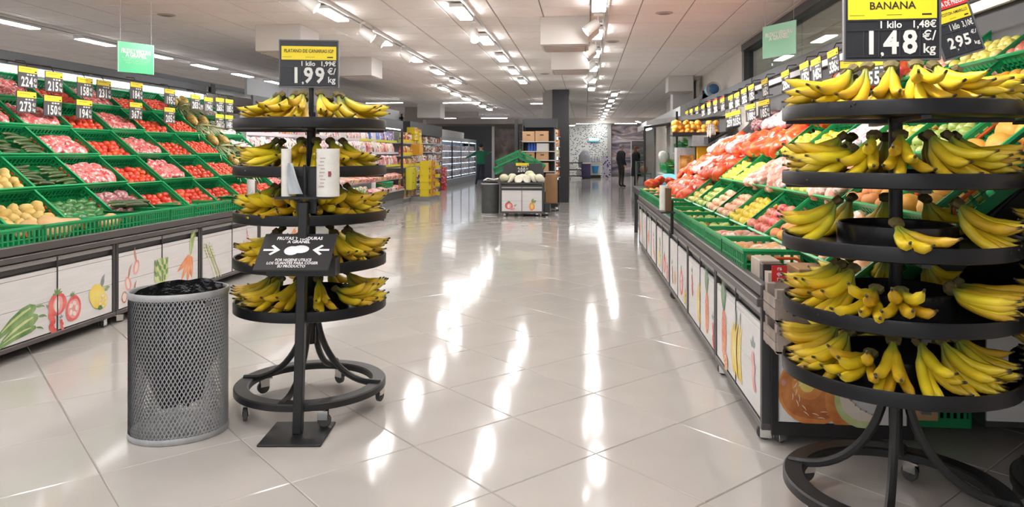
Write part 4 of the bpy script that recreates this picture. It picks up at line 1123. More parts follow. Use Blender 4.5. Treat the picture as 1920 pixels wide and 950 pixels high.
def mini_sign(F, u, d, ztop, digits, label, w=.235, h=.192, lean=0.0, turn=0.0, red=False):
    o = thing('price_sign', label, 'price sign', F.pt(u, d, ztop - h), 0, 'small price signs')
    o.rotation_euler = (0, lean, F.rz + turn)
    MB().box((0, 0, h / 2), (w, .008, h), 0, None, .002).build('board', M('sign_grey', (.05, .047, .047), .5), o)
    MB().box((0, -.005, h * .84), (w * .96, .002, h * .27)).box((w * .38, -.0063, h * .78), (w * .1, .0006, h * .06), 1).box((-w * .1, -.0063, h * .88), (w * .5, .0006, h * .04), 2).build('yellow_card', [yellowc, blackc, M('card_print', (.45, .33, .02), .6)], o)
    if red: MB().box((0, -.005, h * 1.04), (w * .96, .002, h * .12)).build('red_strip', redc, o)
    t = MB()
    for k, dg in enumerate(digits): letters(t, dg, ((-.26 + .2 * k) * w, -.004, h * .26), (1, 0, 0), (0, 0, 1), h * .62, 0, None, .03, sx=.72)
    letters(t, '€/', (w * .36, -.004, h * .38), (1, 0, 0), (0, 0, 1), h * .22, 0, None, .02, sx=.9)
    letters(t, 'kg', (w * .36, -.004, h * .16), (1, 0, 0), (0, 0, 1), h * .22, 0, None, .02, sx=.9)
    for k in range(3): t.box(((-.02 + .15 * k) * w, -.0055, h * .62), (w * .1, .0006, h * .07))
    t.build('price_digits', MATS['digit_white'], o)
    MB().tube([(0, .005, h), (0, .03, h + .05), (0, .12, h + .06)], .005, 5).build('hook', black, o)
    return o

ROWS = ['front row', 'second row up', 'third row up', 'fourth row up', 'top row']
TILT = math.atan2(.235, .285)
CNAME = {'tomato': 'red tomatoes', 'cherry': 'small vine tomatoes', 'cuc': 'cucumbers', 'potato': 'yellow potatoes', 'pepper': 'green peppers', 'pink': 'pink radish bags',
         'onion': 'netted onions', 'rapple': 'red apples', 'bapple': 'blush apples', 'yapple': 'yellow apples', 'gapple': 'green apples', 'lemon': 'lemons', 'orange': 'oranges',
         'peach': 'peaches', 'melon': 'small melons', 'onet': 'netted oranges', 'garlic': 'garlic nets', 'carrot': 'bagged carrots', 'abag': 'bagged apples', 'pine': 'pineapples', None: 'nothing in it'}
# ---------------------------------------------------------------- LEFT STAND
rack(FL, 3.9, 10.25, 1.80, 2.235, 2.365, 'dark sloping crate rack along the left side under a slate header', 1.86)
lp = [
 [None, None], [lambda p: (pr_pepper(p, .10, .325, .40, PI + .18, .046), pr_pepper(p, .12, .255, .40, PI + .14, .048), pr_pepper(p, .10, .185, .36, PI - .02, .030), pr_berry(p, .24, .235, .034, RED), pr_tomato(p, .303, .30, .088)),
               lambda p: (pr_tomato(p, -.30, .30, .088), pr_half(p, -.14, .235, .095), pr_lemon(p, .12, .275, .090), pr_berry(p, -.27, .17, .016, RED))],
 [lambda p: (pr_shallot(p, -.12, .30, .40), pr_artichoke(p, .28, .33, .11)), lambda p: (pr_carrot(p, .16, .39, .25), pr_artichoke(p, -.30, .33, .11))],
 [lambda p: (pr_asparagus(p, -.18, .32, .40),), lambda p: (pr_shallot(p, .0, .30, .30),)],
 [lambda p: (pr_tomato(p, .0, .25, .07),), lambda p: (pr_carrot(p, .1, .38, .22),)]]
for k in range(5):
    cabinet(FL, 4.215 - 1.295 + 1.295 * k, 1.29, 2, lp[k], 'wheeled cabinet with whitewashed doors and vegetable prints, %s along the left stand' % ORD[k])
LC = {0: ['potato'], 1: ['potato', 'potato', 'cuc'], 2: ['pepper', 'cuc', 'cuc', 'pink'], 3: ['onion', 'pink', 'pink', 'pink', 'pink'], 4: ['tomato'] * 5,
      5: ['tomato', 'pink', 'pink', 'pink', 'pink'], 6: ['tomato'] * 5, 7: ['tomato', 'cherry', 'cherry', 'cherry', 'cherry'],
      8: ['cherry', 'pine', 'pine', 'pine', 'pine'], 9: ['pink', 'garlic', 'garlic', 'garlic', 'garlic']}
def where_txt(r, k, side): return '%s crate, %s, %s stand' % (ORD[k], ROWS[r], side)
for c in range(10):
    for r in range(5):
        if r >= len(LC[c]): continue
        kd = LC[c][r]
        u = 4.535 + .592 * c; sink = -.022 if c % 2 == 0 and c > 2 else 0.0
        d, z = .335 + .285 * r - sink * .6, .84 + .265 * r + sink
        crate(FL, u, d, z, TILT, 'green crate of %s, %s along in the %s, left stand' % (CNAME[kd], ORD[c], ROWS[r]), grp='crates on the left stand')
        if kd == 'pine':
            for q in range(2):
                bm = Matrix.Translation(FL.pt(u, d, z)) @ Euler((TILT, 0, FL.rz)).to_matrix().to_4x4() @ Matrix.Translation((-.15 + .29 * q, .27, .03)) @ Euler((0, R(4), -PI / 2 + rp.uniform(-.3, .3))).to_matrix().to_4x4()
                o = tag(ob('pineapple', PIN), '%s pineapple with long pale leaves, %s' % (['nearer', 'farther'][q], where_txt(r, c, 'left')), 'pineapple', 'pineapples on the left stand')
                o.matrix_world = bm; ob('leaf_crown', PCR[q], o, None, None, 1.35)
        else:
            fill(FL, u, d, z, TILT, kd, where_txt(r, c, 'left'), full=.78 if kd in ('tomato', 'potato', 'cherry', 'pepper') else .95)
# flat crates standing on the front ledge
for k, (u, turned, stuff_) in enumerate([(4.45, 0, None), (5.02, 0, 'squash'), (5.60, 0, 'squash1'), (6.10, 1, None), (6.51, 1, None), (7.02, 0, None), (7.62, 0, None), (8.22, 0, None), (8.82, 0, None), (9.42, 0, None)]):
    lab = 'flat green crate on the front ledge, %s along the left stand' % ORD[k]
    if turned: crate(FL, u, .01, .875, 0, lab, CRT, (.40, .585), grp='flat crates on the left ledge')
    else: crate(FL, u, .01, .875, 0, lab, CRL, (.60, .40), grp='flat crates on the left ledge')
for k, (u, d, z, a) in enumerate([(4.93, .10, .80, .1), (5.12, .17, .84, 2.7), (4.84, .23, .82, .5), (5.66, .18, .80, .3)]):
    o = tag(ob('butternut_squash', SQU[0], None, FL.pt(u, d, z), (0, 0, FL.rz + a)), 'smooth tan butternut squash in the front ledge crates, %s along' % ORD[k], 'squash', 'squashes on the left ledge')
for k, (u, d, z) in enumerate([(6.22, .42, .93), (6.30, .37, .92), (6.12, .36, .915), (6.42, .40, .925), (6.26, .30, .905)]):
    tag(ob('courgette', ZUC[0], None, FL.pt(u, d, z), (.0, .05, FL.rz + .1 * (k % 3 - 1))), 'long dark green courgette before the netted onions, %s from the top' % ORD[k], 'courgette', 'courgettes on the left stand')
LS = [(6.38, 2.188, '224', '273'), (6.72, 2.176, '215', '150'), (7.17, 2.166, '158', '194'), (7.47, 2.167, '231', None), (8.05, 2.2, '184', '367'), (8.74, 2.184, '195', '205'),
      (9.35, 2.16, '203', None), (9.68, 2.15, '194', None), (10.0, 2.166, '265', '261'), (10.28, 2.166, '185', '148')]
for k, (u, zt, a, b) in enumerate(LS):
    u *= .958; zt = 1.38 + (zt - 1.38) * .958
    mini_sign(FL, u, 1.25, zt, a, 'small price sign showing %s over the left stand, %s along, upper of its pair' % (a, ORD[k]) if b else 'small single price sign showing %s over the left stand, %s along' % (a, ORD[k]))
    if b: mini_sign(FL, u - .035, 1.235, zt - .225, b, 'small price sign showing %s over the left stand, %s along, lower of its pair' % (b, ORD[k]))
o = thing('sign_rail', 'thin black rail carrying the price signs over the left stand', 'rail', FL.pt(7.1, 1.37, 2.20), FL.rz)
MB().tube([(-3.1, 0, 0), (3.1, 0, 0)], .008, 6).build('tube', black, o)
for k in range(6): MB().tube([(-2.9 + 1.16 * k, 0, 0), (-2.9 + 1.16 * k, .43, .06)], .006, 5).build('bracket', black, o)

# ---------------------------------------------------------------- RIGHT STAND
rack(FR, -10.75, -3.22, 1.60, 2.33, 2.46, 'dark sloping crate rack along the right side under a slate header', 1.68, row0=(.305, .86), pitch=(.272, .26), strip=whitep, cut=.31)
o = thing('rack_header', 'slate header carrying on past the right crate rack to the freezers', 'fascia', FR.pt(-14, 1.60, 2.33), FR.rz)
MB().span((-3.2, 0, 0), (3.2, .05, .13), 0, .006).build('header', greyhd, o)
for k in range(3): MB().span((-3.1 + 3.05 * k, .01, -2.33), (-3.0 + 3.05 * k, .05, 0)).build('upright', dark, o)
rpz = [
 [lambda p: (pr_banana(p, -.22, .30, .30), pr_berry(p, .12, .36, .035, PNK), ), lambda p: (pr_pineapple(p, -.05, .30, .36), pr_slice(p, .02, .15, .05), pr_banana(p, .25, .30, .28))],
 [lambda p: (pr_pineapple(p, .0, .30, .34), pr_berry(p, .24, .26, .03, RED)), lambda p: (pr_banana(p, .22, .30, .28), pr_berry(p, -.1, .42, .03, RED))],
 [lambda p: (pr_half(p, -.05, .28, .11), pr_lemon(p, .15, .2, .05)), lambda p: (pr_slice(p, .1, .25, .06), pr_berry(p, -.1, .3, .03, BRN))],
 [lambda p: (pr_tomato(p, -.1, .25, .1), pr_half(p, .14, .2, .08)), lambda p: (pr_lemon(p, 0, .25, .08), pr_artichoke(p, .05, .42, .05))],
 [lambda p: (pr_berry(p, 0, .35, .035, RED), pr_slice(p, .1, .2, .05)), lambda p: (pr_carrot(p, 0, .40, .2),)],
 [lambda p: (pr_shallot(p, 0, .3, .3),), lambda p: (pr_carrot(p, 0, .40, .2),)]]
for k in range(6):
    cabinet(FR, -3.53 - 1.2 * (k + 1), 1.195, 2, rpz[k][::-1], 'wheeled cabinet with whitewashed doors and fruit prints, %s along the right stand' % ORD[k])
# end panel with the melon print, facing the camera
o = thing('printed_end_board', 'whitewashed end panel with a big melon print on the right stand', 'panel', (.86, 3.515, 0), 0)
for k, (a, b) in enumerate([(.13, .305), (.305, .50)]):
    ob('plank', MB().span((.03, -.012, a + .001), (.60, .0, b - .001)).mesh('plank', plank_m), o)
MB().span((0, -.02, .07), (.03, .0, .735)).span((.60, -.02, .07), (.63, 0, .735)).span((.03, -.018, .07), (.60, 0, .128)).span((.03, -.02, .50), (.60, 0, .53)).build('frame', black, o)
p = Print(); pr_melon(p, .195, .285, .165); ob('melon_print', p.mesh('melon_print', PM), o, (0, -.0125, 0))
caster(o, .05, .07, .07, .6)
o = thing('printed_end_board', 'whitewashed end panel with dark specks, at the far right behind the stands', 'panel', (1.86, 3.62, 0), 0)
for a, b in [(.13, .36), (.36, .60)]: ob('plank', MB().span((0, -.012, a + .001), (.70, 0, b - .001)).mesh('plank', plank_m), o)
p = Print()
for k in range(16): p.ell(.16 + .03 * (k % 5) + .02 * math.sin(k * 3), .5 - .02 * k + .01 * math.cos(k * 5), .006 + .004 * (k % 3), .007 + .003 * (k % 2), GRY)
ob('seed_print', p.mesh('seed_print', PM), o, (0, -.0125, 0))
MB().span((0, 0, .1), (.7, .5, .66)).build('carcass', dark, o)
o = thing('gap_board', 'dark board closing the gap under the right rack', 'panel', (1.66, 4.45, 0))
MB().span((-.17, 0, 0), (.2, .02, .9)).build('board', blackp, o)
kraft = M('brown_cardboard', (.42, .24, .12), .8, var=.06, scale=5)
def carton(label, c, d, rz=0.0, m=None, grp=None, flaps=True):
    o = thing('carton', label, 'box', (c[0], c[1], c[2]), rz, grp)
    MB().box((0, 0, d[2] / 2), d, 0, None, .004).build('body', m or kraft, o)
    if flaps:
        MB().box((0, 0, d[2] + .0015), (d[0] * .98, .05, .002)).build('tape', M('packing_tape', (.48, .33, .2), .35), o)
        MB().box((0, -d[1] / 2 - .001, d[2] * .62), (.09, .002, .028)).build('hand_hole', M('box_slot', (.08, .05, .03), .9), o)
    return o
carton('plain brown carton upright beside the melon end panel', (1.545, 3.62, 0.16), (.10, .25, .40), 0, flaps=False)
crate(Frame(1.66, 3.74, 0), 0, 0, .20, 0, 'green crate with orange handles on the floor in the dark gap', CRT, (.40, .585))
wood = M('grey_wood', (.38, .31, .27), .7, var=.2, scale=14, rnd=.25)
woodl = M('pale_wood', (.52, .44, .37), .7, var=.12, scale=14, rnd=.15)
def wooden_box(label, x, y, z, w, d, h, rz=0.0, word=None, m=None, n=4):
    o = thing('wooden_crate', label, 'crate', (x, y, z), rz); m = m or wood
    for sx in (-1, 1):
        for sy in (-1, 1): ob('corner_post', MB().box((sx * (w / 2 - .02), sy * (d / 2 - .02), h / 2), (.04, .04, h)).mesh('corner_post', m), o)
    for k in range(n):
        wd = w / n
        for sy in (-1, 1): ob('slat', MB().box((-w / 2 + wd * (k + .5), sy * (d / 2 + .004), h * .42), (wd - .004, .008, h * .62)).mesh('slat', m), o)
    for sx in (-1, 1):
        for k in range(2): ob('slat', MB().box((sx * (w / 2 + .004), 0, h * (.25 + .34 * k)), (.008, d, h * .3)).mesh('slat', m), o)
    ob('base_board', MB().box((0, 0, .01), (w, d, .012)).mesh('base_board', m), o)
    if word: letters(MB(), word, (-.10, -d / 2 - .0085, h * .36), (1, 0, 0), (0, 0, 1), .055, 0, None, .012).build('lettering', M('brand_black', (.05, .04, .035), .7), o)
    return o
wooden_box('weathered wooden crate marked LOS CON at the near end of the right stand', 1.11, 3.39, .635, .56, .21, .145, 0, 'LOS CON')
wooden_box('second weathered wooden crate under the marked one', 1.11, 3.39, .50, .56, .21, .128, 0, None)
carton('narrow pale wooden fruit box on the right ledge end', (.91, 3.83, .715), (.10, .18, .13), .02, woodl, flaps=False)
carton('black card box with a white edge next along the ledge end', (.905, 3.68, .715), (.10, .07, .125), .0, blackp, flaps=False)
o = thing('label_box', 'wooden fruit box with a red square label on the ledge end', 'box', (.905, 3.575, .715))
MB().box((0, 0, .05), (.10, .07, .10)).build('body', woodl, o)
lb = MB().box((0, -.037, .098), (.07, .004, .075)).build('red_label', redc, o)
t = MB()
for k, s_ in enumerate(['ra', 'qu', 'ny']): letters(t, s_, (0, -.0395, .122 - .024 * k), (1, 0, 0), (0, 0, 1), .026, 0, None, .02)
t.build('label_lettering', whitec, lb)
carton('open brown carton of bagged carrots at the near end of the ledge', (1.23, 3.78, .715), (.40, .22, .10), .0, kraft, flaps=False)

RC = {0: ['carrot', 'melon', 'melon', 'orange', 'rapple'], 1: ['carrot', 'peach', 'gapple', 'orange', 'rapple'], 2: ['peach', 'abag', 'yapple', 'abag', 'yapple'],
      3: ['rapple', 'yapple', 'garlic', 'lemon', 'bapple'], 4: ['lemon', 'abag', 'lemon', 'orange', 'onet'], 5: ['bapple', 'abag', 'lemon', 'onet', 'onet'],
      6: ['bapple', 'lemon', 'onet', 'onet', 'garlic'], 7: ['gapple', 'lemon', 'onet', 'garlic', 'onet'], 8: ['yapple', 'onet', 'onet', 'garlic', None],
      9: ['onet', 'onet', 'garlic', 'onion', None], 10: ['onet', 'garlic', 'onet', None, None], 11: ['onet', 'onet', 'garlic', None, None]}
ua = 3.22
for c in range(12):
    w = .40 if c == 0 else .58
    uc = ua + w / 2
    for r in range(5):
        kd = RC[c][r]
        if kd is None: continue
        d, z = .305 + .272 * r, .86 + .26 * r
        k_ = CRN_ if c == 0 else CR
        if not (kd in ('onet', 'garlic', 'onion') and c >= 6):
            crate(FR, -uc, d, z, TILT, 'green crate of %s, %s along in the %s, right stand' % (CNAME[kd], ORD[c], ROWS[r]), k_, (.41 if c == 0 else .585, .385), grp='crates on the right stand')
        fill(FR, -uc, d, z, TILT, kd, where_txt(r, c, 'right'), w=w, full=1.0 if kd in ('onet', 'abag', 'garlic', 'carrot', 'onion') else .88, drop=.06, level=.05 if c >= 6 and kd in ('onet', 'garlic', 'onion') else (.03 if kd in ('abag', 'onet', 'garlic') else .008), big=1.22 if kd in ('onet', 'garlic', 'abag') and c >= 4 else 1.0)
    ua += w + .005
for k, (u, kd) in enumerate([(4.30, 'carrot'), (4.92, 'abag'), (5.54, 'gapple'), (6.16, 'gapple'), (6.78, 'yapple'), (7.40, None), (8.02, None), (8.64, 'onet'), (9.26, 'onet'), (9.88, 'onet'), (10.45, 'orange')]):
    crate(FR, -u, .012, .865, 0, 'flat green crate on the front ledge, %s along the right stand' % ORD[k], CRL, (.60, .40), grp='flat crates on the right ledge')
    if kd: fill(FR, -u, .012, .865, 0, kd, '%s flat crate, right front ledge' % ORD[k], w=.58, dp=.38, level=.004 if kd == 'orange' else -.03, drop=0)
for k, (u, zt, a, b) in enumerate([(5.78, 2.10, '255', None), (6.15, 2.135, '376', None), (6.62, 2.287, '336', '116'), (7.08, 2.27, '145', None), (7.44, 2.275, '175', None), (8.11, 2.267, '295', None), (8.99, 2.267, '165', '185'),
        (9.68, 2.262, '175', '188'), (10.1, 2.25, '225', None), (10.55, 2.23, '199', '215'), (10.98, 2.226, '189', '259'), (11.6, 2.232, '149', None), (12.2, 2.239, '239', None), (12.8, 2.24, '129', None), (13.4, 2.244, '219', None), (14.1, 2.25, '109', None), (14.8, 2.25, '279', None), (15.4, 2.25, '159', None)]):
    u *= .93; zt = 1.38 + (zt - 1.38) * .93
    mini_sign(FR, -u, 1.20, zt, a, 'small price sign showing %s over the right stand, %s from the camera' % (a, ORD[k]), (.25 if k < 2 else .175), .20, R(-7) if k > 1 else 0, R(34) if k < 2 else R(10), red=(k in (11, 12, 13)))
    if b: mini_sign(FR, -u, 1.19, zt - .235, b, 'small price sign showing %s over the right stand, hung under the %s from camera' % (b, ORD[k]), .22, .205, R(-5), R(20))
o = thing('sign_rail', 'thin black rail carrying the price signs over the right stand', 'rail', FR.pt(-10.2, 1.32, 2.24), FR.rz)
MB().tube([(-5.4, 0, 0), (6.8, 0, 0)], .009, 6).build('tube', black, o)
for k in range(9): MB().tube([(-5.2 + 1.45 * k, 0, 0), (-5.2 + 1.45 * k, .29, .10)], .006, 5).build('bracket', black, o)
# roll holders clipped to the ledges
def ledge_roll(F, u, label, off=-.05):
    o = thing('roll_holder', label, 'bag dispenser', F.pt(u, off, .66), F.rz, 'bag dispensers on the ledges')
    MB().tube([(0, 0, 0), (0, 0, .30)], .014, 8).box((0, -.05, .20), (.26, .12, .012)).build('bracket', black, o)
    lr = lathe_roll(.042, .22); lr.v = [(a - .06, b - .06, c + .208) for a, b, c in lr.v]; lr.build('bag_roll', filmw, o, True, sharp=30)
    MB().poly([(-.06, -.10, .21), (-.06, -.10, .33), (-.20, -.08, .25), (-.21, -.07, .21)], 0, .006, (0, 1, 0)).build('loose_bag', MATS['bag_film_grey'], o)
    MB().box((.06, -.04, .31), (.05, .05, .2)).build('roll_guard', M('brown_guard', (.12, .06, .03), .5), o)
ledge_roll(FR, -6.55, 'white bag roll on a black bracket clipped to the right ledge')
ledge_roll(FL, 7.72, 'white bag roll on a black bracket clipped to the left ledge')
# ================================================================ CHILLED AND DRY SHELVES, LEFT SIDE BEYOND THE STAND
def pack_mats(nm, cols, rough=.35):
    """a pack whose colour is picked per object out of a list, with a printed patch"""
    m = bpy.data.materials.new(nm); m.use_nodes = True; nt = m.node_tree; N = nt.nodes; L = nt.links; b = N['Principled BSDF']
    b.inputs['Roughness'].default_value = rough
    oi = N.new('ShaderNodeObjectInfo'); cr = N.new('ShaderNodeValToRGB'); cr.color_ramp.interpolation = 'CONSTANT'
    el = cr.color_ramp.elements
    while len(el) < len(cols): el.new(.5)
    for k, (e, c) in enumerate(zip(el, cols)): e.position = k / len(cols); e.color = (*c, 1)
    L.new(oi.outputs['Random'], cr.inputs['Fac'])
    tc = N.new('ShaderNodeTexCoord'); vo = N.new('ShaderNodeTexVoronoi'); vo.inputs['Scale'].default_value = 22; vo.distance = 'MANHATTAN'
    ad = N.new('ShaderNodeVectorMath'); cx = N.new('ShaderNodeCombineXYZ'); L.new(oi.outputs['Random'], cx.inputs['X']); L.new(oi.outputs['Random'], cx.inputs['Y'])
    sc_ = N.new('ShaderNodeVectorMath'); sc_.operation = 'SCALE'; sc_.inputs['Scale'].default_value = 37; L.new(cx.outputs[0], sc_.inputs[0])
    L.new(tc.outputs['Object'], ad.inputs[0]); L.new(sc_.outputs[0], ad.inputs[1]); L.new(ad.outputs[0], vo.inputs['Vector'])
    sp = N.new('ShaderNodeSeparateColor'); L.new(vo.outputs['Color'], sp.inputs[0])
    gt = N.new('ShaderNodeMath'); gt.operation = 'GREATER_THAN'; gt.inputs[1].default_value = .62; L.new(sp.outputs[0], gt.inputs[0])
    r2 = N.new('ShaderNodeValToRGB'); r2.color_ramp.interpolation = 'CONSTANT'
    e2 = r2.color_ramp.elements; e2[0].color = (.78, .76, .72, 1); e2[1].position = .4; e2[1].color = (.12, .06, .05, 1); e2.new(.7).color = (.70, .12, .08, 1)
    L.new(sp.outputs[1], r2.inputs['Fac'])
    mx = N.new('ShaderNodeMix'); mx.data_type = 'RGBA'; L.new(gt.outputs[0], mx.inputs['Factor']); L.new(cr.outputs['Color'], mx.inputs['A']); L.new(r2.outputs['Color'], mx.inputs['B'])
    L.new(mx.outputs['Result'], b.inputs['Base Color']); MATS[nm] = m; return m
salad_m = pack_mats('salad_pack', [(.10, .30, .08), (.30, .42, .14), (.62, .66, .50), (.72, .70, .66), (.16, .36, .12)])
white_m = pack_mats('white_pack', [(.76, .74, .74), (.70, .52, .55), (.78, .76, .72), (.60, .64, .50), (.74, .40, .44)])
meat_m = pack_mats('pink_pack', [(.74, .26, .26), (.76, .50, .46), (.80, .70, .66), (.62, .14, .14), (.76, .42, .20)])
blue_m = pack_mats('blue_pack', [(.08, .16, .55), (.30, .42, .70), (.72, .74, .78)])
yel_m = pack_mats('yellow_pack', [(.80, .58, .02), (.82, .66, .06), (.78, .40, .03), (.80, .50, .02)])
mix_m = pack_mats('snack_pack', [(.55, .06, .05), (.78, .50, .04), (.20, .06, .05), (.70, .24, .06), (.76, .62, .30)])
jar_m = pack_mats('jar_pack', [(.30, .26, .20), (.62, .58, .50), (.20, .10, .06), (.50, .46, .40), (.66, .64, .60)])
froz_m = pack_mats('pale_blue_pack', [(.50, .58, .70), (.68, .72, .78), (.34, .42, .56), (.58, .64, .74)])
def pouch(w, d, h):
    mb = MB(); P = []
    for z, s in ((0, .9), (.06, 1), (.5, 1), (.85, .55), (1, .08)): P.append((z * h, s))
    vs = []; fs = []
    for z, s in P: vs += [(-w/2, -d/2 * s, z), (w/2, -d/2 * s, z), (w/2, d/2 * s, z), (-w/2, d/2 * s, z)]
    for i in range(4):
        for k in range(4): fs.append((i*4+k, i*4+(k+1) % 4, i*4+4+(k+1) % 4, i*4+4+k))
    fs += [(3, 2, 1, 0), (16, 17, 18, 19)]
    return mb.add(vs, fs)
def bx(w, d, h): return MB().box((0, 0, h / 2), (w, d, h), 0, None, .004)
def jar(r, h): return MB().lathe([(0, 0), (r, 0), (r, h * .7), (r * .75, h * .8), (r * .8, h * .82), (r * .8, h), (0, h)], 12)
FC = Frame(-5.0, 0, PI / 2)
def nth(i):
    if i < 28: return ORD[i]
    tens = {2: 'twenty', 3: 'thirty', 4: 'forty', 5: 'fifty', 6: 'sixty'}
    n = i + 1; t_, u_ = divmod(n, 10)
    return (tens[t_][:-1] + 'ieth') if u_ == 0 else tens[t_] + '-' + ORD[u_ - 1]
def shelf_fill(F, u0, u1, d, z, me, name, cat, label, grp, step, jit=.012, lean=0.0, both=None):
    n = int((u1 - u0) / step); k = 0
    for i in range(n):
        o = tag(ob(name, me, None, F.pt(u0 + step * (i + .5), d + rp.uniform(-jit, jit), z)), '%s, %s from the camera end' % (label, nth(i)), cat, grp)
        o.rotation_euler = (lean, 0, F.rz + rp.uniform(-.08, .08)); o.scale = (1, 1, rp.uniform(.88, 1.08)); k += 1
    return k
# open chiller
ch = thing('open_chiller', 'long open chiller of packed salads and meat beyond the left produce stand', 'chiller', FC.pt(15.15, 0, 0), FC.rz)
hc = 4.55
MB().span((-hc, .0, .0), (hc, .9, .17)).build('kick_plate', M('kick_grey', (.24, .24, .24), .45), ch)
MB().span((-hc, -.04, .17), (hc, .9, .36), 0, .01).build('base_tub', M('chiller_charcoal', (.06, .062, .066), .4), ch)
MB().span((-hc, -.05, .36), (hc, -.02, .40)).build('base_bumper', lgrey, ch)
MB().span((-hc, .72, .36), (hc, .9, 2.3)).build('back_wall', M('chiller_white', (.70, .70, .72), .5), ch)
MB().span((-hc, .02, 2.02), (hc, .9, 2.10)).span((-hc, .0, 2.02), (hc, .04, 2.25), 0, .005).build('canopy', M('chiller_charcoal', (.06, .062, .066), .4), ch)
MB().span((-hc, .06, 1.995), (hc, .12, 2.018)).build('canopy_lamp', lampsoft, ch)
rail_pink = M('shelf_rail_lilac', (.74, .64, .70), .4); rail_yel = M('shelf_rail_lime', (.70, .66, .06), .4)
for k, z in enumerate((.72, 1.06, 1.39, 1.70)):
    MB().span((-hc, .03 + .05 * k, z - .02), (hc, .72, z)).build('shelf', white, ch)
    MB().span((-hc, .02 + .05 * k, z - .05), (1.2, .03 + .05 * k, z + .005)).build('price_rail', rail_pink, ch)
    MB().span((1.2, .02 + .05 * k, z - .05), (hc, .03 + .05 * k, z + .005)).build('price_rail', rail_yel if k in (1, 3) else rail_pink, ch)
    MB().span((-hc, .05 + .05 * k, z - .045), (hc, .08 + .05 * k, z - .028)).build('shelf_lamp', lampsoft, ch)
for k in range(4): MB().span((-hc + 2.27 * k - .012, .1, .36), (-hc + 2.27 * k + .012, .2, 2.0)).build('upright', white, ch)
MB().span((hc, .0, .10), (hc + .03, .06, 2.45)).span((hc, .0, 2.30), (hc + .03, .9, 2.36)).build('end_frame', black, ch)
MB().span((hc + .005, .06, .36), (hc + .02, .9, 2.30)).build('end_glass', clearglass, ch)
o = thing('chiller_fascia', 'grey panelled fascia rising above the open chiller', 'fascia', FC.pt(15.15, 0, 0), FC.rz)
for k in range(6): ob('panel', MB().span((-hc + 1.516 * k + .004, .10, 2.26), (-hc + 1.516 * k + 1.512, .14, 2.52)).mesh('panel', M('fascia_grey', (.22, .23, .245), .45)), o)
fm = pouch(.16, .09, .20).mesh('salad_bag', salad_m); fw = pouch(.155, .08, .235).mesh('pack', white_m); ft = bx(.18, .22, .09).mesh('meat_tray', meat_m); fb = bx(.105, .12, .22).mesh('drink_pack', blue_m); fmt = pouch(.155, .08, .235).mesh('pack', meat_m)
for k, (z, d, segs) in enumerate([(.40, .06, [(10.7, 13.4, fm, 'salad_bag', 'salad', 'bag of green salad leaves'), (13.4, 16.6, fm, 'salad_bag', 'salad', 'bag of mixed leaves'), (16.6, 19.5, ft, 'meat_tray', 'meat', 'flat pink tray of sliced meat')]),
        (.72, .10, [(10.7, 13.0, fm, 'salad_bag', 'salad', 'bag of salad'), (13.0, 19.5, ft, 'meat_tray', 'meat', 'tray of pink meat')]),
        (1.06, .13, [(10.7, 15.0, fw, 'food_pack', 'food', 'whitish food pack'), (15.0, 19.5, fmt, 'food_pack', 'food', 'pink food pack')]),
        (1.39, .18, [(10.7, 16.9, fw, 'food_pack', 'food', 'white food pouch'), (16.9, 19.5, fmt, 'food_pack', 'food', 'red food pouch')]),
        (1.70, .23, [(10.7, 13.6, fmt, 'food_pack', 'food', 'colourful food pack'), (13.6, 17.2, fw, 'food_pack', 'food', 'pale food pack'), (17.2, 19.5, fb, 'drink_pack', 'drink', 'blue drink pack')])]):
    for a, b, me, nm, cat, ph in segs:
        st = .155 if me in (fm, fw, fmt) else (.18 if me is ft else .11)
        shelf_fill(FC, a, b, d, z, me, nm, cat, '%s on %s chiller shelf' % (ph, ['base', 'lowest', 'second', 'third', 'top'][k]), '%s on the %s chiller shelf' % (ph, ['base', 'lowest', 'second', 'third', 'top'][k]), st, lean=-.1 if me is not ft else .25)
crate(FC, 18.4, -.0, .62, .1, 'low green crate with red and white tags in the chiller base', CRL, (.6, .4))
# partition rising behind the left stand
o = thing('rear_partition', 'dark glazed partition seen over the left stand header', 'partition', (-7.3, 14.5, 0), 0)
MB().span((-.05, -3.2, 0), (.05, 3.6, 2.30)).build('wall_panel', greyhd, o)
for k in range(4): MB().span((-.06, -3.2 + 2.25 * k, 2.30), (.06, -3.05 + 2.25 * k, 2.72)).build('post', greyhd, o)
MB().span((-.03, -3.2, 2.30), (.03, 3.6, 2.66)).build('dark_pane', M('dark_pane', (.03, .03, .034), .15), o)
MB().span((-.05, -3.2, 2.66), (.05, 3.6, 2.74)).build('top_rail', M('fascia_grey', (.22, .23, .245), .45), o)
# dry shelves with yellow boxes
FY = Frame(-5.0, 0, PI / 2)
ys = thing('shelf_unit', 'grey shelf unit of snacks with yellow card trays after the chiller', 'shelving', FY.pt(21.0, 0, 0), FY.rz)
MB().span((-1.25, .0, 0), (1.25, .5, .10)).build('kick_plate', MATS['kick_grey'], ys)
MB().span((-1.25, .48, .1), (1.25, .5, 2.0)).build('back_panel', grey, ys)
for k, z in enumerate((.12, .42, .72, .97, 1.30, 1.66)):
    MB().span((-1.25, .06 if k else -.04, z - .025), (1.25, .48, z)).build('shelf', lgrey, ys)
for k, z in enumerate((.72, .97, 1.30, 1.66)): MB().span((-1.25, .05, z), (1.25, .06, z + .09)).build('card_lip', yellowc, ys)
sn = pouch(.15, .10, .25).mesh('snack_bag', mix_m); sj = jar(.062, .28).mesh('jar', mix_m); sb = bx(.17, .12, .13).mesh('snack_box', yel_m); mbx = bx(.14, .14, .25).mesh('snack_box', mix_m)
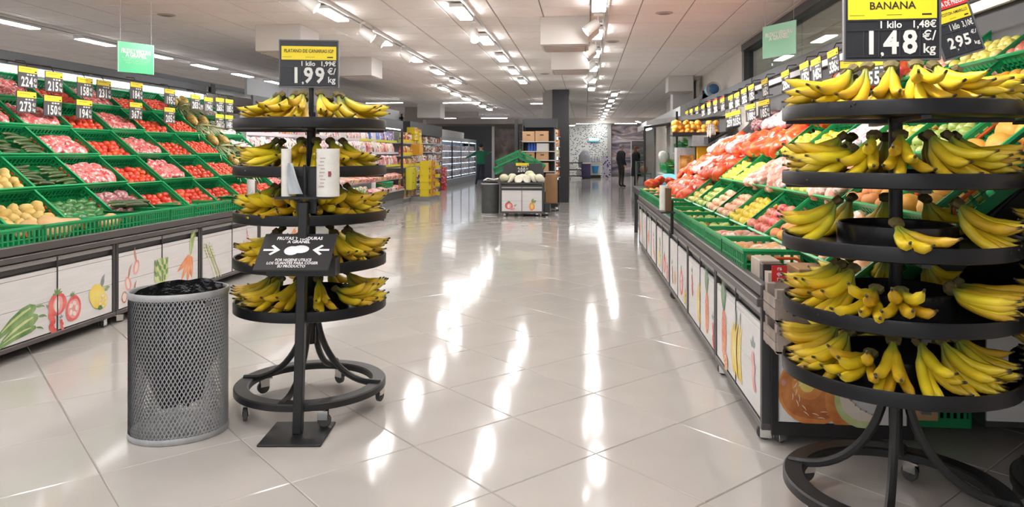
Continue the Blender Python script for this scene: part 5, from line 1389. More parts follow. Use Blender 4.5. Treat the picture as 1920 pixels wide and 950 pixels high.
for k, (z, me, nm, ph) in enumerate([(.12, mbx, 'snack_box', 'dark red box'), (.42, sn, 'snack_bag', 'snack bag'), (.97, sn, 'snack_bag', 'snack bag'), (1.30, sn, 'snack_bag', 'snack bag'), (1.66, sj, 'jar', 'sauce jar')]):
    shelf_fill(FY, 19.8, 21.75, .11, z, me, nm, 'snack', '%s on the %s shelf beside the yellow boxes' % (ph, ['lowest', 'second', 'fourth', 'fifth', 'top'][k]), '%s on the %s dry shelf' % (ph, ['lowest', 'second', 'fourth', 'fifth', 'top'][k]), .15)
o = thing('display_box', 'big plain yellow card display front on the dry shelves', 'display', FY.pt(20.25, -.10, .34), FY.rz)
MB().box((0, 0, .31), (.62, .16, .62), 0, None, .006).build('card_body', M('lime_card', (.68, .62, .04), .55), o)
for zz in (.2, .46): MB().box((-.08, -.081, zz), (.12, .002, .02)).build('slot', blackp, o)
def stack(F, u, d, z0, n, w, dd, h, m, what):
    for k in range(n):
        o = thing('tray_box', '%s, %s from below' % (what, ORD[k]), 'box', F.pt(u, d, z0 + h * k), F.rz, what)
        MB().span((-w/2, -dd/2, 0), (w/2, dd/2, h * .34)).span((-w/2, -dd/2, h * .34), (-w/2 + .01, dd/2, h * .97)).span((w/2 - .01, -dd/2, h * .34), (w/2, dd/2, h * .97)).span((-w/2, dd/2 - .01, h * .34), (w/2, dd/2, h * .97)).build('card_tray', m, o)
        pk = MB()
        for q in range(3): ob('pack', SPK, o, (-w/2 + w * (q + .5) / 3, -.0, h * .34))
SPK = bx(.09, .22, .11).mesh('pack', mix_m)
MB().span((-.55, -.60, 0), (.62, .0, .12)).build('front_kick', MATS['kick_grey'], ys)
stack(FY, 20.66, -.42, .125, 5, .36, .26, .205, yellowc, 'yellow card tray of nearer floor stack')
stack(FY, 21.10, -.45, .125, 5, .36, .26, .205, M('orange_card', (.74, .34, .03), .5), 'orange card tray of farther floor stack')
stack(FY, 21.2, .10, 1.75, 2, .36, .24, .19, yellowc, 'yellow card tray on top dry shelf')
stack(FY, 21.65, .08, 1.75, 2, .34, .24, .17, yellowc, 'yellow card tray, far end of top dry shelf')
carton('orange card box on the fifth dry shelf', FY.pt(21.3, -.02, 1.31), (.44, .26, .32), FY.rz, M('amber_card', (.74, .38, .03), .5), flaps=False)
o = thing('display_stand', 'narrow yellow and green card stand at the end of the dry shelves', 'display', (-4.52, 21.62, 0), PI / 2)
MB().span((-.10, -.15, 0), (.10, .15, .1)).build('base', MATS['kick_grey'], o)
for k in range(4): MB().span((-.10, -.15, .1 + .27 * k), (.10, .15, .2 + .27 * k)).build('card_tray', yellowc, o); ob('pack', SPK, o, (-.05, 0, .2 + .27 * k)); ob('pack', SPK, o, (.05, 0, .2 + .27 * k))
# tall shelf of jars, then the open freezer wall
FJ = Frame(-5.35, 0, PI / 2)
js = thing('shelf_unit', 'grey shelf unit of jars and bottles before the pale blue freezers', 'shelving', FJ.pt(24.9, 0, 0), FJ.rz)
MB().span((-2.6, 0, 0), (2.6, .5, .2)).build('kick_plate', MATS['kick_grey'], js); MB().span((-2.6, .45, .2), (2.6, .5, 2.0)).build('back_panel', grey, js)
jm = jar(.05, .22).mesh('jar', jar_m); rd = bx(.14, .14, .20).mesh('snack_box', pack_mats('red_pack', [(.60, .03, .05), (.66, .08, .08)]))
for k, z in enumerate((.2, .5, .8, 1.1, 1.4, 1.7)):
    MB().span((-2.6, .0, z - .02), (2.6, .45, z)).build('shelf', lgrey, js)
    shelf_fill(FJ, 22.4, 27.4, .08, z, jm, 'jar', 'jar', 'jar on the %s shelf before the freezers' % ORD[k], 'jars on the %s shelf before the freezers' % ORD[k], .28)
for k in range(4):
    for q in range(2): tag(ob('drink_pack', rd, None, FJ.pt(26.6 + .3 * q, -.12, .01 + .21 * k), (0, 0, FJ.rz)), 'red drink pack stacked beside the freezers, %s layer, %s one' % (ORD[k], ['nearer', 'farther'][q]), 'drink', 'red packs stacked by the freezers')
FF = Frame(-5.5, 0, PI / 2)
fz = thing('open_freezer', 'open pale blue lit freezer wall near the worker in green', 'freezer', FF.pt(32.3, 0, 0), FF.rz)
hf = 4.5
MB().span((-hf, -.05, 0), (hf, .9, .30)).build('base_tub', M('freezer_grey', (.28, .29, .31), .4), fz)
MB().span((-hf, .70, .3), (hf, .9, 2.0)).build('back_wall', M('freezer_blue', (.36, .44, .56), .4), fz)
MB().span((-hf, .02, 1.86), (hf, .9, 2.02)).build('canopy', M('canopy_grey', (.40, .41, .42), .4), fz)
MB().span((-hf, .08, 1.83), (hf, .14, 1.855)).build('canopy_lamp', M('cold_strip_light', (.75, .88, 1.0), .5, emit=4), fz)
pk = bx(.40, .36, .19).mesh('frozen_pack', froz_m)
for k, z in enumerate((.42, .70, .96, 1.22, 1.48)):
    MB().span((-hf, .06, z - .02), (hf, .7, z)).build('shelf', M('freezer_shelf', (.62, .68, .76), .35), fz)
    MB().span((-hf, .08, z - .045), (hf, .09, z - .035)).build('shelf_lamp', MATS['cold_strip_light'], fz)
    shelf_fill(FF, 28, 36.6, .24, z, pk, 'frozen_pack', 'frozen food', 'pale frozen pack on the %s freezer shelf' % ORD[k], 'frozen packs on the %s freezer shelf' % ORD[k], .40)
for k in range(5): MB().span((-hf + 2.2 * k - .02, .0, .3), (-hf + 2.2 * k + .02, .05, 1.86)).build('upright', black if k == 1 else grey, fz)
o = thing('freezer_fascia', 'dark fascia box over the jar shelves and freezers', 'fascia', (-5.55, 26.4, 0), PI / 2)
MB().span((-3.6, 0, 1.98), (1.6, .6, 2.38)).build('fascia_panel', M('pillar_charcoal', (.05, .05, .055), .5), o)
MB().span((1.6, .05, 2.02), (7.0, .6, 2.30)).build('pale_fascia', lgrey, o)
o = thing('dark_partition', 'tall charcoal partition closing the freezer wall', 'partition', (-5.6, 37.0, 0), 0)
MB().span((-2.2, -.06, 0), (.85, .06, 2.72)).build('panel', M('pillar_charcoal', (.05, .05, .055), .5), o)
MB().span((.85, -.1, 0), (.97, .1, 2.72)).build('edge_post', lgrey, o)
# mural and shutters behind the worker
mur = ramp_mat('brown_mural', [(.30, (.16, .10, .09)), (.45, (.34, .27, .26)), (.56, (.55, .48, .46)), (.72, (.30, .26, .34))], .6, noise_scale=1.1)
o = thing('wall_mural', 'pinkish brown mural panel on the rear wall behind the worker', 'mural', (-5.2, 41.9, 0), 0)
MB().span((0, 0, .1), (1.35, .03, 2.75)).build('panel', mur, o); MB().ball((.55, -.02, 1.9), (.16, .03, .16), 12, 6).build('round_motif', M('mural_rose', (.45, .33, .32), .6), o, True)
o = thing('roller_shutter', 'brown grey roller shutter over the far service bay', 'shutter', (-3.7, 41.6, 0), 0)
for k in range(11): ob('slat', MB().box((1.0, 0, 1.0 + .16 * k), (2.1, .04, .15), 0, (R(6), 0, 0)).mesh('slat', M('shutter_brown', (.13, .115, .105), .5, rnd=.2)), o)
for z in (1.42, 2.05, 2.6): MB().box((1.0, -.03, z), (2.1, .03, .05)).build('bar', lgrey, o)
MB().span((-.05, -.03, .0), (0, .05, 2.8)).span((2.05, -.03, 0), (2.1, .05, 2.8)).build('guide', grey, o)

# ================================================================ ISLAND IN THE MIDDLE
FI = Frame(-1.37, 15.7, 0)
isl = cabinet(FI, -.475, .95, 2, [lambda p: (pr_tomato(p, -.06, .235, .085), p.leaf(.05, .22, .5, .08, .02, GRY), p.ell(.02, .165, .06, .03, PNK)), lambda p: (p.ell(.0, .22, .062, .09, ORA), p.ell(.0, .215, .03, .05, YEL), p.leaf(.01, .3, 1.3, .1, .03, GRN), p.leaf(.03, .3, .6, .08, .03, GRN))],
        'wheeled island cabinet with pomegranate and apricot prints in the middle aisle', ds=.75)
MB().span((-.475, -.01, .70), (.475, .75, .735), 0, .004).build('top_shelf', dark, isl)
o = thing('island_riser', 'dark slanted riser at the back of the middle island', 'display stand', (-1.40, 16.42, .735))
MB().poly([(-.50, -.12, 0), (.50, -.12, 0), (.42, -.02, .40), (-.42, -.02, .40)], 0, .10, (0, 1, 0)).build('panel', black, o)
mini_sign(Frame(-1.40, 16.2, 0), .0, .0, 1.155, '200', 'black price board reading 2,00 above the pale melons', .30, .22)
ml = M('pale_melon_rind', (.66, .66, .44), .5, var=.1, scale=20); mlw = M('melon_flesh_white', (.78, .74, .62), .5)
MLH = MB().ball((0, 0, 0), (.105, .105, .085), 14, 10, 0, lambda p: 1 + .03 * math.sin(8 * math.atan2(p.y, p.x))).mesh('pale_melon', ml, True, 0)
MLC = MB().lathe([(0, -.07), (.05, -.06), (.09, -.03), (.105, 0), (.095, .006), (.05, .0), (0, -.004)], 18).mesh('pale_melon', mlw, True, 0)
for k, (x, y, z, c) in enumerate([(-.40, .14, .83, 0), (-.22, .20, .84, 0), (0, .22, .83, 0), (.2, .22, .85, 0), (.36, .15, .83, 0), (-.26, .05, .81, 1), (-.07, .06, .81, 1), (.10, .05, .81, 1), (.26, .06, .82, 1), (.40, .06, .81, 1), (.14, .33, .90, 0)]):
    o = tag(ob('pale_melon', MLC if c else MLH, None, (-1.37 + x, 15.72 + y, z), (R(60) if c else .1, 0, k)), ('cut white-fleshed melon half on the middle island, %s from its left end' if c else 'whole pale green melon on the middle island, %s from its left end') % ORD[k], 'melon', 'pale melons on the middle island')
for k, (x, z, a) in enumerate([(-1.86, 1.13, R(-24)), (-1.80, 1.30, R(-24)), (-1.20, 1.22, R(30))]):
    o = thing('produce_crate', ['lower green crate leaning up to the left on the island', 'upper green crate leaning up to the left on the island', 'green crate leaning down to the right on the island'][k], 'crate', (x + .04, 16.42, z + .02), 0, 'leaning crates on the middle island')
    o.rotation_euler = (0, a, 0)
    ob('crate_body', CRL[0], o); ob('crate_rim', CRL[1], o); [ob('handle', CRL[2], o, (s_ * .303, .2, 0)) for s_ in (-1, 1)]
for k in range(2): MB()
o = oval_bin(-2.12, 16.2, 0, 'dark grey oval bin beside the middle island', .20, .18, .70, mesh=False)
o = thing('glove_box', 'clutter of black gloves and paper on the dark grey bin', 'gloves', (-2.12, 16.2, .70), .4)
MB().box((0, 0, .03), (.3, .2, .04), 0, (.1, .1, 0)).build('glove_pack', blackp, o); MB().tube([(-.15, 0, .05), (-.05, .05, .10), (.1, .02, .07), (.18, -.05, .1)], .022, 6).build('glove_strip', whitep, o)
carton('tall plain brown carton on a black wheeled base right of the island', (-.80, 17.3, .19), (.27, .40, .69), 0, kraft, flaps=False)
o = thing('wheeled_base', 'low black wheeled base under the tall brown carton', 'trolley', (-.80, 17.3, 0))
MB().box((0, 0, .15), (.32, .45, .07)).build('platform', blackp, o)
for sx in (-1, 1): caster(o, sx * .12, -.15, .11)
crate(Frame(-.98, 16.05, 0), 0, 0, .62, 0, 'green crate stacked at the right flank of the island, upper', CRN_, (.41, .385), yaw=PI / 2)
crate(Frame(-.98, 16.05, 0), 0, 0, .44, 0, 'green crate stacked at the right flank of the island, lower', CRN_, (.41, .385), yaw=PI / 2)
o = thing('crate_dolly', 'black dolly under the two green crates by the island', 'trolley', (-1.17 + .0, 16.05, 0)); MB().span((0, -.2, .08), (.4, .2, .27)).build('frame', blackp, o); caster(o, .1, -.1, .08); caster(o, .3, .1, .08)
# tower of cartons
FT = Frame(-1.2, 18.0, 0)
tw = thing('shelf_tower', 'narrow shelf tower stacked with cartons behind the middle island', 'shelving', (-1.2, 18.0, 0))
MB().span((-.36, .42, 0), (.45, .46, 2.05)).build('back_panel', dark, tw)
for sx in (-.36, .42): MB().span((sx, .0, 0), (sx + .03, .45, 2.05)).build('side_panel', dark, tw)
for z in (.45, .92, 1.20, 1.42, 1.66): MB().span((-.36, -.06, z - .022), (.45, .45, z)).build('shelf', lgrey, tw)
MB().span((-.30, -.02, 2.0), (.50, .46, 2.22)).build('header', M('pillar_charcoal', (.05, .05, .055), .5), tw)
for sx in (-.55, -.34): MB().span((sx - .04, .40, 0), (sx + .04, .46, 2.22)).build('upright', dark, tw)
for k, (x, z, w, h) in enumerate([(-.20, 1.66, .30, .245), (.13, 1.66, .33, .25), (.14, 1.20, .31, .20), (-.16, 1.20, .22, .19), (.14, .92, .31, .21), (.1, .47, .4, .3)]):
    carton('brown carton with a printed swirl on the shelf tower, %s' % ['top shelf left', 'top shelf right', 'third shelf right', 'third shelf left', 'second shelf', 'bottom shelf'][k], FT.pt(x, .14, z), (w, .36, h), 0, M('printed_carton', (.52, .31, .17), .75, var=.08, scale=6), 'cartons on the shelf tower')
carton('pale grey box on the shelf tower between the cartons', FT.pt(.15, .14, 1.42), (.30, .36, .19), 0, lgrey, flaps=False)
for k in range(4): tag(ob('bottle', jar(.032, .19).mesh('bottle', M('blue_bottle', (.04, .12, .50), .3)), None, FT.pt(-.19 + .07 * k, .05, 1.42)), 'blue bottle by the pale box on the shelf tower, %s from its left' % ORD[k], 'bottle', 'blue bottles on the shelf tower')
# side rack with red packets facing the aisle
for k in range(5):
    for q in range(3): tag(ob('snack_packet', pouch(.05, .10, .17).mesh('snack_packet', mix_m), None, (-.70 + .03 * (q % 2), 18.0 + .14 * q, .78 + .25 * k)), 'small packet on the right flank of the shelf tower, %s row, %s back' % (ORD[k], ORD[q]), 'snack', 'packets on the tower flank')
o = thing('packet_rack', 'wire side rack of hanging packets on the shelf tower', 'rack', (-.73, 18.14, 0))
MB().span((-.02, -.2, .75), (0, .25, 1.95)).build('back_plate', lgrey, o)
for k in range(5): MB().span((0, -.2, .765 + .25 * k), (.1, .25, .775 + .25 * k)).build('shelf', lgrey, o)
# glass-doored fridges behind the tower, seen edge-on
fg = thing('glass_fridge', 'row of tall black glass-doored fridges along the far middle aisle', 'fridge', (-.72, 25.0, 0))
MB().span((-.55, -4.0, 0), (0, 5.2, .12)).span((-.55, -4.0, 2.12), (0, 5.2, 2.28)).span((-.60, -4.0, 0), (-.55, 5.2, 2.28)).build('cabinet_body', blackp, fg)
for k in range(9):
    y = -4.0 + 1.02 * k
    d = ob('door', MB().span((0, y, .12), (.04, y + .03, 2.12)).span((0, y + .98, .12), (.04, y + 1.01, 2.12)).span((0, y, .12), (.04, y + 1.01, .16)).span((0, y, 2.08), (.04, y + 1.01, 2.12)).mesh('door_frame', blackp), fg)
    ob('door_glass', MB().span((.012, y + .03, .16), (.022, y + .98, 2.08)).mesh('door_glass', paneglass), d)
    ob('handle', MB().tube([(.06, y + .1, .9), (.06, y + .1, 1.4)], .012, 6).mesh('door_handle', chrome), d)
for z in (.5, .85, 1.2, 1.55, 1.9): MB().span((-.5, -3.95, z - .02), (-.05, 5.1, z)).build('shelf', white, fg)
o = thing('lit_cooler', 'narrow lit white cooler between the shelf tower and the fridges', 'cooler', (-.86, 19.4, 0))
MB().span((-.12, 0, .62), (.16, .3, 2.0)).build('cabinet_body', blackp, o); MB().span((-.10, -.01, .66), (.14, 0, 1.92)).build('lit_panel', M('cooler_glow', (.85, .92, 1.0), .5, emit=1.1), o)
MB().span((-.12, 0, 0), (.16, .3, .62)).build('base', black, o)
# far back wall: sign, counter, cart, mural
o = thing('wall_sign', 'lit white and blue sign on the speckled back wall', 'sign', (.475, 42.2, 2.11), 0)
MB().span((-.30, 0, -.13), (.30, .06, .13)).build('box', M('sky_blue_sign', (.10, .42, .62), .4), o); MB().span((-.28, -.006, -.03), (.28, 0, .10)).build('lit_face', M('lit_white', (.85, 1, 1), .5, emit=1.6), o)
o = thing('service_counter', 'white service counter with steel top before the speckled wall', 'counter', (.40, 40.3, 0), 0)
MB().span((-.45, -.4, .16), (.45, .4, .86)).build('carcass', white, o); MB().span((-.48, -.43, .86), (.48, .43, .92)).build('steel_top', galv, o); MB().span((-.42, -.36, 0), (.42, .36, .16)).build('plinth', blackp, o)
for k in range(2): MB().span((-.42 + .43 * k, -.42, .2), (-.02 + .43 * k, -.40, .82)).build('door', M('cream_door', (.66, .64, .52), .5), o)
o = thing('blue_bucket', 'sky blue bucket hanging at the white service counter', 'bucket', (.52, 39.78, .28)); MB().lathe([(0, 0), (.13, 0), (.19, .36), (.18, .36), (.12, .03), (0, .03)], 16).build('pail', M('bucket_blue', (.04, .30, .68), .4), o, True, sharp=40); MB().lathe([(.19, .34), (.205, .35), (.205, .38), (.19, .38)], 16).build('rim', M('bucket_blue', (.04, .30, .68), .4), o)
for k, (x, h, r) in enumerate([(-.2, .28, .05), (-.05, .22, .06), (.1, .3, .045), (.25, .24, .055), (.38, .2, .05)]):
    tag(ob('bottle', jar(r, h).mesh('bottle', galv), None, (.4 + x, 40.2, .92)), 'steel canister on the service counter, %s along' % ORD[k], 'canister', 'canisters on the counter')
o = thing('low_screen', 'low purple speckled screen at the end of the service counter', 'screen', (1.08, 40.0, 0)); 
pd = bpy.data.materials.new('purple_dots'); pd.use_nodes = True
_n = pd.node_tree; _tc = _n.nodes.new('ShaderNodeTexCoord'); _vo = _n.nodes.new('ShaderNodeTexVoronoi'); _vo.inputs['Scale'].default_value = 9
_cr = _n.nodes.new('ShaderNodeValToRGB'); _cr.color_ramp.interpolation = 'CONSTANT'; _cr.color_ramp.elements[0].color = (.03, .02, .10, 1); _cr.color_ramp.elements[1].position = .38; _cr.color_ramp.elements[1].color = (.48, .46, .56, 1)
_n.links.new(_tc.outputs['Object'], _vo.inputs['Vector']); _n.links.new(_vo.outputs['Distance'], _cr.inputs['Fac']); _n.links.new(_cr.outputs['Color'], _n.nodes['Principled BSDF'].inputs['Base Color'])
MB().span((-.16, 0, 0), (.28, .06, 1.2)).build('panel', pd, o); MB().span((-.17, -.01, 1.2), (.29, .07, 1.23)).build('cap', lgrey, o)
o = thing('cleaning_cart', 'dark cleaning cart with trays left of the service counter', 'cart', (-.52, 38.3, 0))
for z in (.14, .46, .82): MB().span((-.36, -.25, z), (.36, .25, z + .05)).build('shelf', blackp, o)
for sx in (-.34, .34):
    for sy in (-.23, .23): MB().tube([(sx, sy, .1), (sx, sy, .9)], .02, 6).build('post', blackp, o)
for sx in (-1, 1): caster(o, sx * .3, -.2, .10); caster(o, sx * .3, .2, .10)
MB().span((-.30, -.2, .52), (.0, .2, .72)).build('white_tub', whitep, o); MB().span((.05, -.2, .19), (.32, .2, .40)).build('grey_tub', grey, o)
o = thing('grey_sack', 'lumpy grey sack standing behind the cleaning cart', 'sack', (-.02, 39.2, .0)); ob('sack', MB().ball((0, 0, .95), (.34, .28, .55), 16, 12, 0, bump_fn(3, .5, 1.4)).mesh('sack', M('sack_grey', (.34, .35, .37), .7), True, 0), o); MB().lathe([(.2, 0), (.2, .5), (0, .5)], 12).build('stand', grey, o)
o = thing('dark_desk', 'dark desk with purple cloth front beside the cleaning cart', 'desk', (-.02, 38.6, 0)); MB().span((-.22, -.3, .80), (.30, .3, .86)).build('top', white, o); MB().span((-.20, -.26, .12), (.28, .26, .80)).build('cloth', M('purple_cloth', (.07, .05, .13), .8), o); MB().span((-.2, -.25, 0), (.28, .25, .12)).build('base', blackp, o)
mur2 = bpy.data.materials.new('lilac_stream_mural'); mur2.use_nodes = True
_n = mur2.node_tree; _tc = _n.nodes.new('ShaderNodeTexCoord'); _mp = _n.nodes.new('ShaderNodeMapping'); _mp.inputs['Rotation'].default_value = (0, R(35), 0); _mp.inputs['Scale'].default_value = (.6, 1, 2.6)
_nz = _n.nodes.new('ShaderNodeTexNoise'); _nz.inputs['Scale'].default_value = 1.3; _nz.inputs['Detail'].default_value = 6; _nz.inputs['Distortion'].default_value = 1.2
_cr = _n.nodes.new('ShaderNodeValToRGB'); el = _cr.color_ramp.elements; el[0].position = .34; el[0].color = (.07, .06, .09, 1); el[1].position = .46; el[1].color = (.26, .23, .30, 1)
for p_, c_ in ((.54, (.36, .24, .20)), (.60, (.62, .56, .60)), (.70, (.34, .30, .38))): el.new(p_).color = (*c_, 1)
_n.links.new(_tc.outputs['Object'], _mp.inputs['Vector']); _n.links.new(_mp.outputs[0], _nz.inputs['Vector']); _n.links.new(_nz.outputs['Fac'], _cr.inputs['Fac']); _n.links.new(_cr.outputs['Color'], _n.nodes['Principled BSDF'].inputs['Base Color'])
o = thing('wall_mural', 'large lilac and brown abstract mural on the far right wall', 'mural', (1.5, 42.3, 0))
MB().span((0, 0, .14), (1.78, .04, 2.92)).build('panel', mur2, o); MB().span((-.04, -.02, .1), (0, .06, 2.95)).span((1.78, -.02, .1), (1.86, .06, 2.95)).build('frame', black, o)
o = thing('glass_door', 'white framed glass door in front of the far mural', 'door', (2.55, 41.9, 0)); MB().span((0, 0, 0), (.05, .05, 2.1)).span((.75, 0, 0), (.8, .05, 2.1)).span((0, 0, 2.05), (.8, .05, 2.1)).build('frame', lgrey, o); MB().span((.05, .02, 0), (.75, .03, 2.05)).build('pane', paneglass, o)

# ================================================================ RIGHT END: GREENS CASE, JUICE MACHINE
gc = thing('greens_case', 'tall glass-ended case of fresh greens past the right produce stand', 'chiller', (1.02, 13.0, 0))
MB().span((0, 0, 0), (1.4, 1.35, .42)).build('base_tub', M('freezer_grey', (.28, .29, .31), .4), gc)
MB().span((1.3, 0, .42), (1.4, 1.35, 2.0)).build('back_wall', grey, gc)
MB().span((0, -.02, .42), (.03, .02, 1.82)).poly([(0, -.02, 1.80), (0, -.02, 1.84), (1.4, -.02, 2.02), (1.4, -.02, 1.98)], 0, .04, (0, 1, 0)).span((.55, -.02, .42), (.585, .02, 2.1)).build('end_frame', black, gc)
MB().poly([(.03, .0, .42), (1.3, .0, .42), (1.3, .0, 1.98), (.03, .0, 1.80)], 0, .008, (0, 1, 0)).build('end_glass', clearglass, gc)
MB().poly([(.05, .02, 1.86), (1.4, .02, 2.04), (1.4, .02, 2.12), (.05, .02, 1.94)], 0, 1.33, (0, 1, 0)).build('canopy', galv, gc)
MB().span((.1, .2, 1.80), (.16, 1.2, 1.82)).build('canopy_lamp', lampsoft, gc)
for k, (z, d) in enumerate([(.62, .1), (1.0, .35), (1.38, .62)]): MB().span((d, .05, z - .02), (1.3, 1.3, z)).build('shelf', lgrey, gc)
leaf_m = M('leafy_green', (.05, .24, .04), .5, col2=(.22, .42, .10), var=.3, scale=20)
def leafy(seed, r):
    rr = random.Random(seed); mb = MB()
    for k in range(26):
        a = rr.uniform(0, 6.3); e = rr.uniform(.1, 1.4); l = r * rr.uniform(.8, 1.3)
        dv = Vector((math.cos(a) * math.cos(e), math.sin(a) * math.cos(e), math.sin(e))); sd = dv.cross(Vector((0, 0, 1))).normalized()
        P0 = dv * l * .2; P1 = dv * l * .7; P2 = dv * l + Vector((0, 0, -.25 * r)); w = l * .28
        mb.add([P0, P1 - sd * w, P1 + Vector((0, 0, .04 * r)), P1 + sd * w, P2], [(0, 1, 2), (0, 2, 3), (1, 4, 2), (2, 4, 3)])
    return mb.mesh('lettuce', leaf_m)
LET = [leafy(1, .17), leafy(2, .15)]
FG = Frame(1.02, 13.0, -PI / 2)
for k, (z, d) in enumerate([(.62, .12), (1.0, .37), (1.38, .64)]):
    for q in range(2):
        y = .36 + .62 * q
        crate(Frame(1.02 + d, 13.0 + y, -PI / 2), 0, .02, z + .175, .12, 'green crate of leafy greens in the glass case, %s back on the %s shelf' % (ORD[q], ORD[k]), CR, (.585, .385), grp='crates in the greens case')
        for e in range(3): tag(ob('lettuce', LET[(e + q) % 2], None, (1.02 + d + .12 + .1 * e, 13.0 + y - .18 + .18 * e, z + .10), (0, 0, e * 2 + q)), 'leafy lettuce, %s in the %s crate, %s shelf of the greens case' % (ORD[e], ORD[q], ORD[k]), 'lettuce', 'lettuces on the %s shelf of the greens case' % ORD[k])
o = tag(ob('produce_bag', MB().ball((0, 0, .15), (.10, .07, .17), 12, 9, 0, lambda p: (1 - .75 * max(0, p.z)) * (1 + .15 * noise.noise(p * 3))).mesh('produce_bag', filmw, True, 0), None, (1.36, 12.93, 1.02)), 'white plastic bag hung at the greens case glass', 'bag')
o.location = (1.38, 13.15, 1.20)
for k in range(3):
    tag(ob('vegetable_bag', lump(20 + k, .13, .10, .16, 10, .3).mesh('vegetable_bag', net_mat('leek_bag_%d' % k, (.62, .64, .55), (.74, .74, .68), (.40, .50, .36), 18), True, 0), None, (1.75 + .05 * k, 13.25 + .36 * k, 1.68)), 'whitish bag of vegetables on top of the greens case, %s back' % ORD[k], 'bag', 'bags on top in the greens case')
o = tag(ob('blue_pack', MB().ball((0, 0, 0), (.24, .16, .15), 14, 10, 0, bump_fn(8, .35, 1.6)).mesh('blue_pack', M('light_blue_film', (.16, .50, .68), .3), True, 0), None, (1.32, 12.0, .88)), 'light blue plastic pack behind the red orange nets, right stand end', 'bag')
for k, (x, y, z) in enumerate([(1.02, 11.4, .90), (1.30, 11.3, .94), (1.16, 11.75, .92), (1.5, 11.5, 1.05)]):
    tag(ob('orange_net', NOR[k % 3], None, (x, y, z), (.2, .3 * k, k)), 'red orange net, %s of the heap at the far end of the right stand' % ORD[k], 'oranges', 'orange nets at the far right end')
o = thing('end_table', 'dark low table at the far end of the right produce stand', 'table', (.92, 11.0, 0)); MB().span((-.1, .15, .70), (1.0, 1.9, .80)).build('top', dark, o)
for sx in (-.05, .95):
    for sy in (.2, 1.8): MB().span((sx - .03, sy - .03, 0), (sx + .03, sy + .03, .70)).build('leg', dark, o)
jx, jy = 1.72, 11.9
o = thing('juice_machine', 'orange and steel juice machine at the end of the right stand', 'juicer', (jx, jy, .82))
MB().span((-.30, -.2, -.82), (.30, .25, 0)).build('stand', dark, o)
MB().span((.02, -.2, 0), (.22, .2, .66), 0, .01).build('orange_column', M('juicer_orange', (.80, .40, .02), .35), o)
MB().span((-.28, -.12, 0), (-.0, .2, .64)).build('steel_body', galv, o); MB().span((-.24, -.16, .1), (-.03, -.12, .52)).build('juice_poster', ramp_mat('juice_photo', [(.3, (.25, .10, .04)), (.5, (.75, .34, .05)), (.7, (.84, .62, .36))], .3, noise_scale=9), o)
for k in range(2): MB().lathe([(0, .28 + .1 * k), (.018, .28 + .1 * k), (.018, .31 + .1 * k), (0, .31 + .1 * k)], 8, 0, (.10, -.2, 0)).build('knob', blackp, o)
MB().span((-.06, -.26, .66), (.30, .22, .83)).build('hopper', galv, o)
MB().span((-.36, -.24, .82), (.36, .24, .84)).span((-.36, -.25, .83), (.36, -.235, .88)).build('basket_tray', blackp, o)
for r_ in range(3):
    for i in range(8):
        for j in range(2):
            if (i + r_) % 8 == 7 and r_: continue
            tag(ob('orange', ORG[0], None, (jx - .31 + .088 * i + rp.uniform(-.02, .02), jy - .16 + .10 * j + .02 * r_ + rp.uniform(-.02, .02), .82 + .89 + .066 * r_ + rp.uniform(-.012, .012)), (r_, i, j), rp.uniform(1.02, 1.25)), 'orange on the juice machine, %s along, %s row, %s layer' % (ORD[i], ['front', 'back'][j], ORD[r_]), 'orange', 'oranges on the juice machine')
o = thing('snack_tray', 'long black slanted tray of bagged nuts hanging on the right rack', 'tray', (2.0, 12.2, 1.62)); MB().box((0, 0, 0), (.30, 1.9, .03), 0, (0, R(-28), 0)).build('tray', blackp, o); MB().box((-.15, 0, -.05), (.02, 1.9, .10)).build('lip', blackp, o); MB().tube([(.1, 0, .02), (.5, 0, .2)], .012, 6).build('bracket', blackp, o)
nb_ = pouch(.16, .07, .2).mesh('nut_bag', net_mat('nut_bag_film', (.62, .50, .42), (.72, .68, .64), (.34, .2, .14), 30))
for k in range(9): tag(ob('nut_bag', nb_, None, (1.92, 11.35 + .2 * k, 1.62), (0, -.4, -PI / 2)), 'clear bag of nuts on the black slanted tray, %s from the camera' % ORD[k], 'nuts', 'nut bags on the slanted tray')
o = thing('round_tub', 'round blue and silver tub standing on the right stand header', 'tub', (2.42, 14.2, 2.46)); MB().tube([(0, -.02, .13), (0, .22, .13)], [.13, .13], 20).build('drum', MATS['light_blue_film'], o, True, sharp=30)
for s_ in (-.03, .21): MB().tube([(0, s_, .13), (0, s_ + .02, .13)], [.138, .138], 20).build('hoop', chrome, o)
MB().ball((0, -.03, .13), (.10, .02, .10), 12, 6).build('dark_swirl', M('tub_navy', (.03, .10, .22), .3), o, True)
o = thing('freezer_canopy', 'long silver canopy over the cases along the right wall', 'canopy', (1.95, 15.4, 0))
MB().poly([(0, 0, 2.14), (.55, 0, 2.30), (.55, 0, 2.62), (0, 0, 2.34)], 0, 12.5, (0, 1, 0)).build('hood', galv, o); MB().span((.45, 0, 2.30), (.60, .3, 2.66)).build('end_cap', black, o)
for k in range(3): MB().span((.55, .2 + 5.8 * k, 0), (.62, .3 + 5.8 * k, 2.3)).build('post', grey, o)
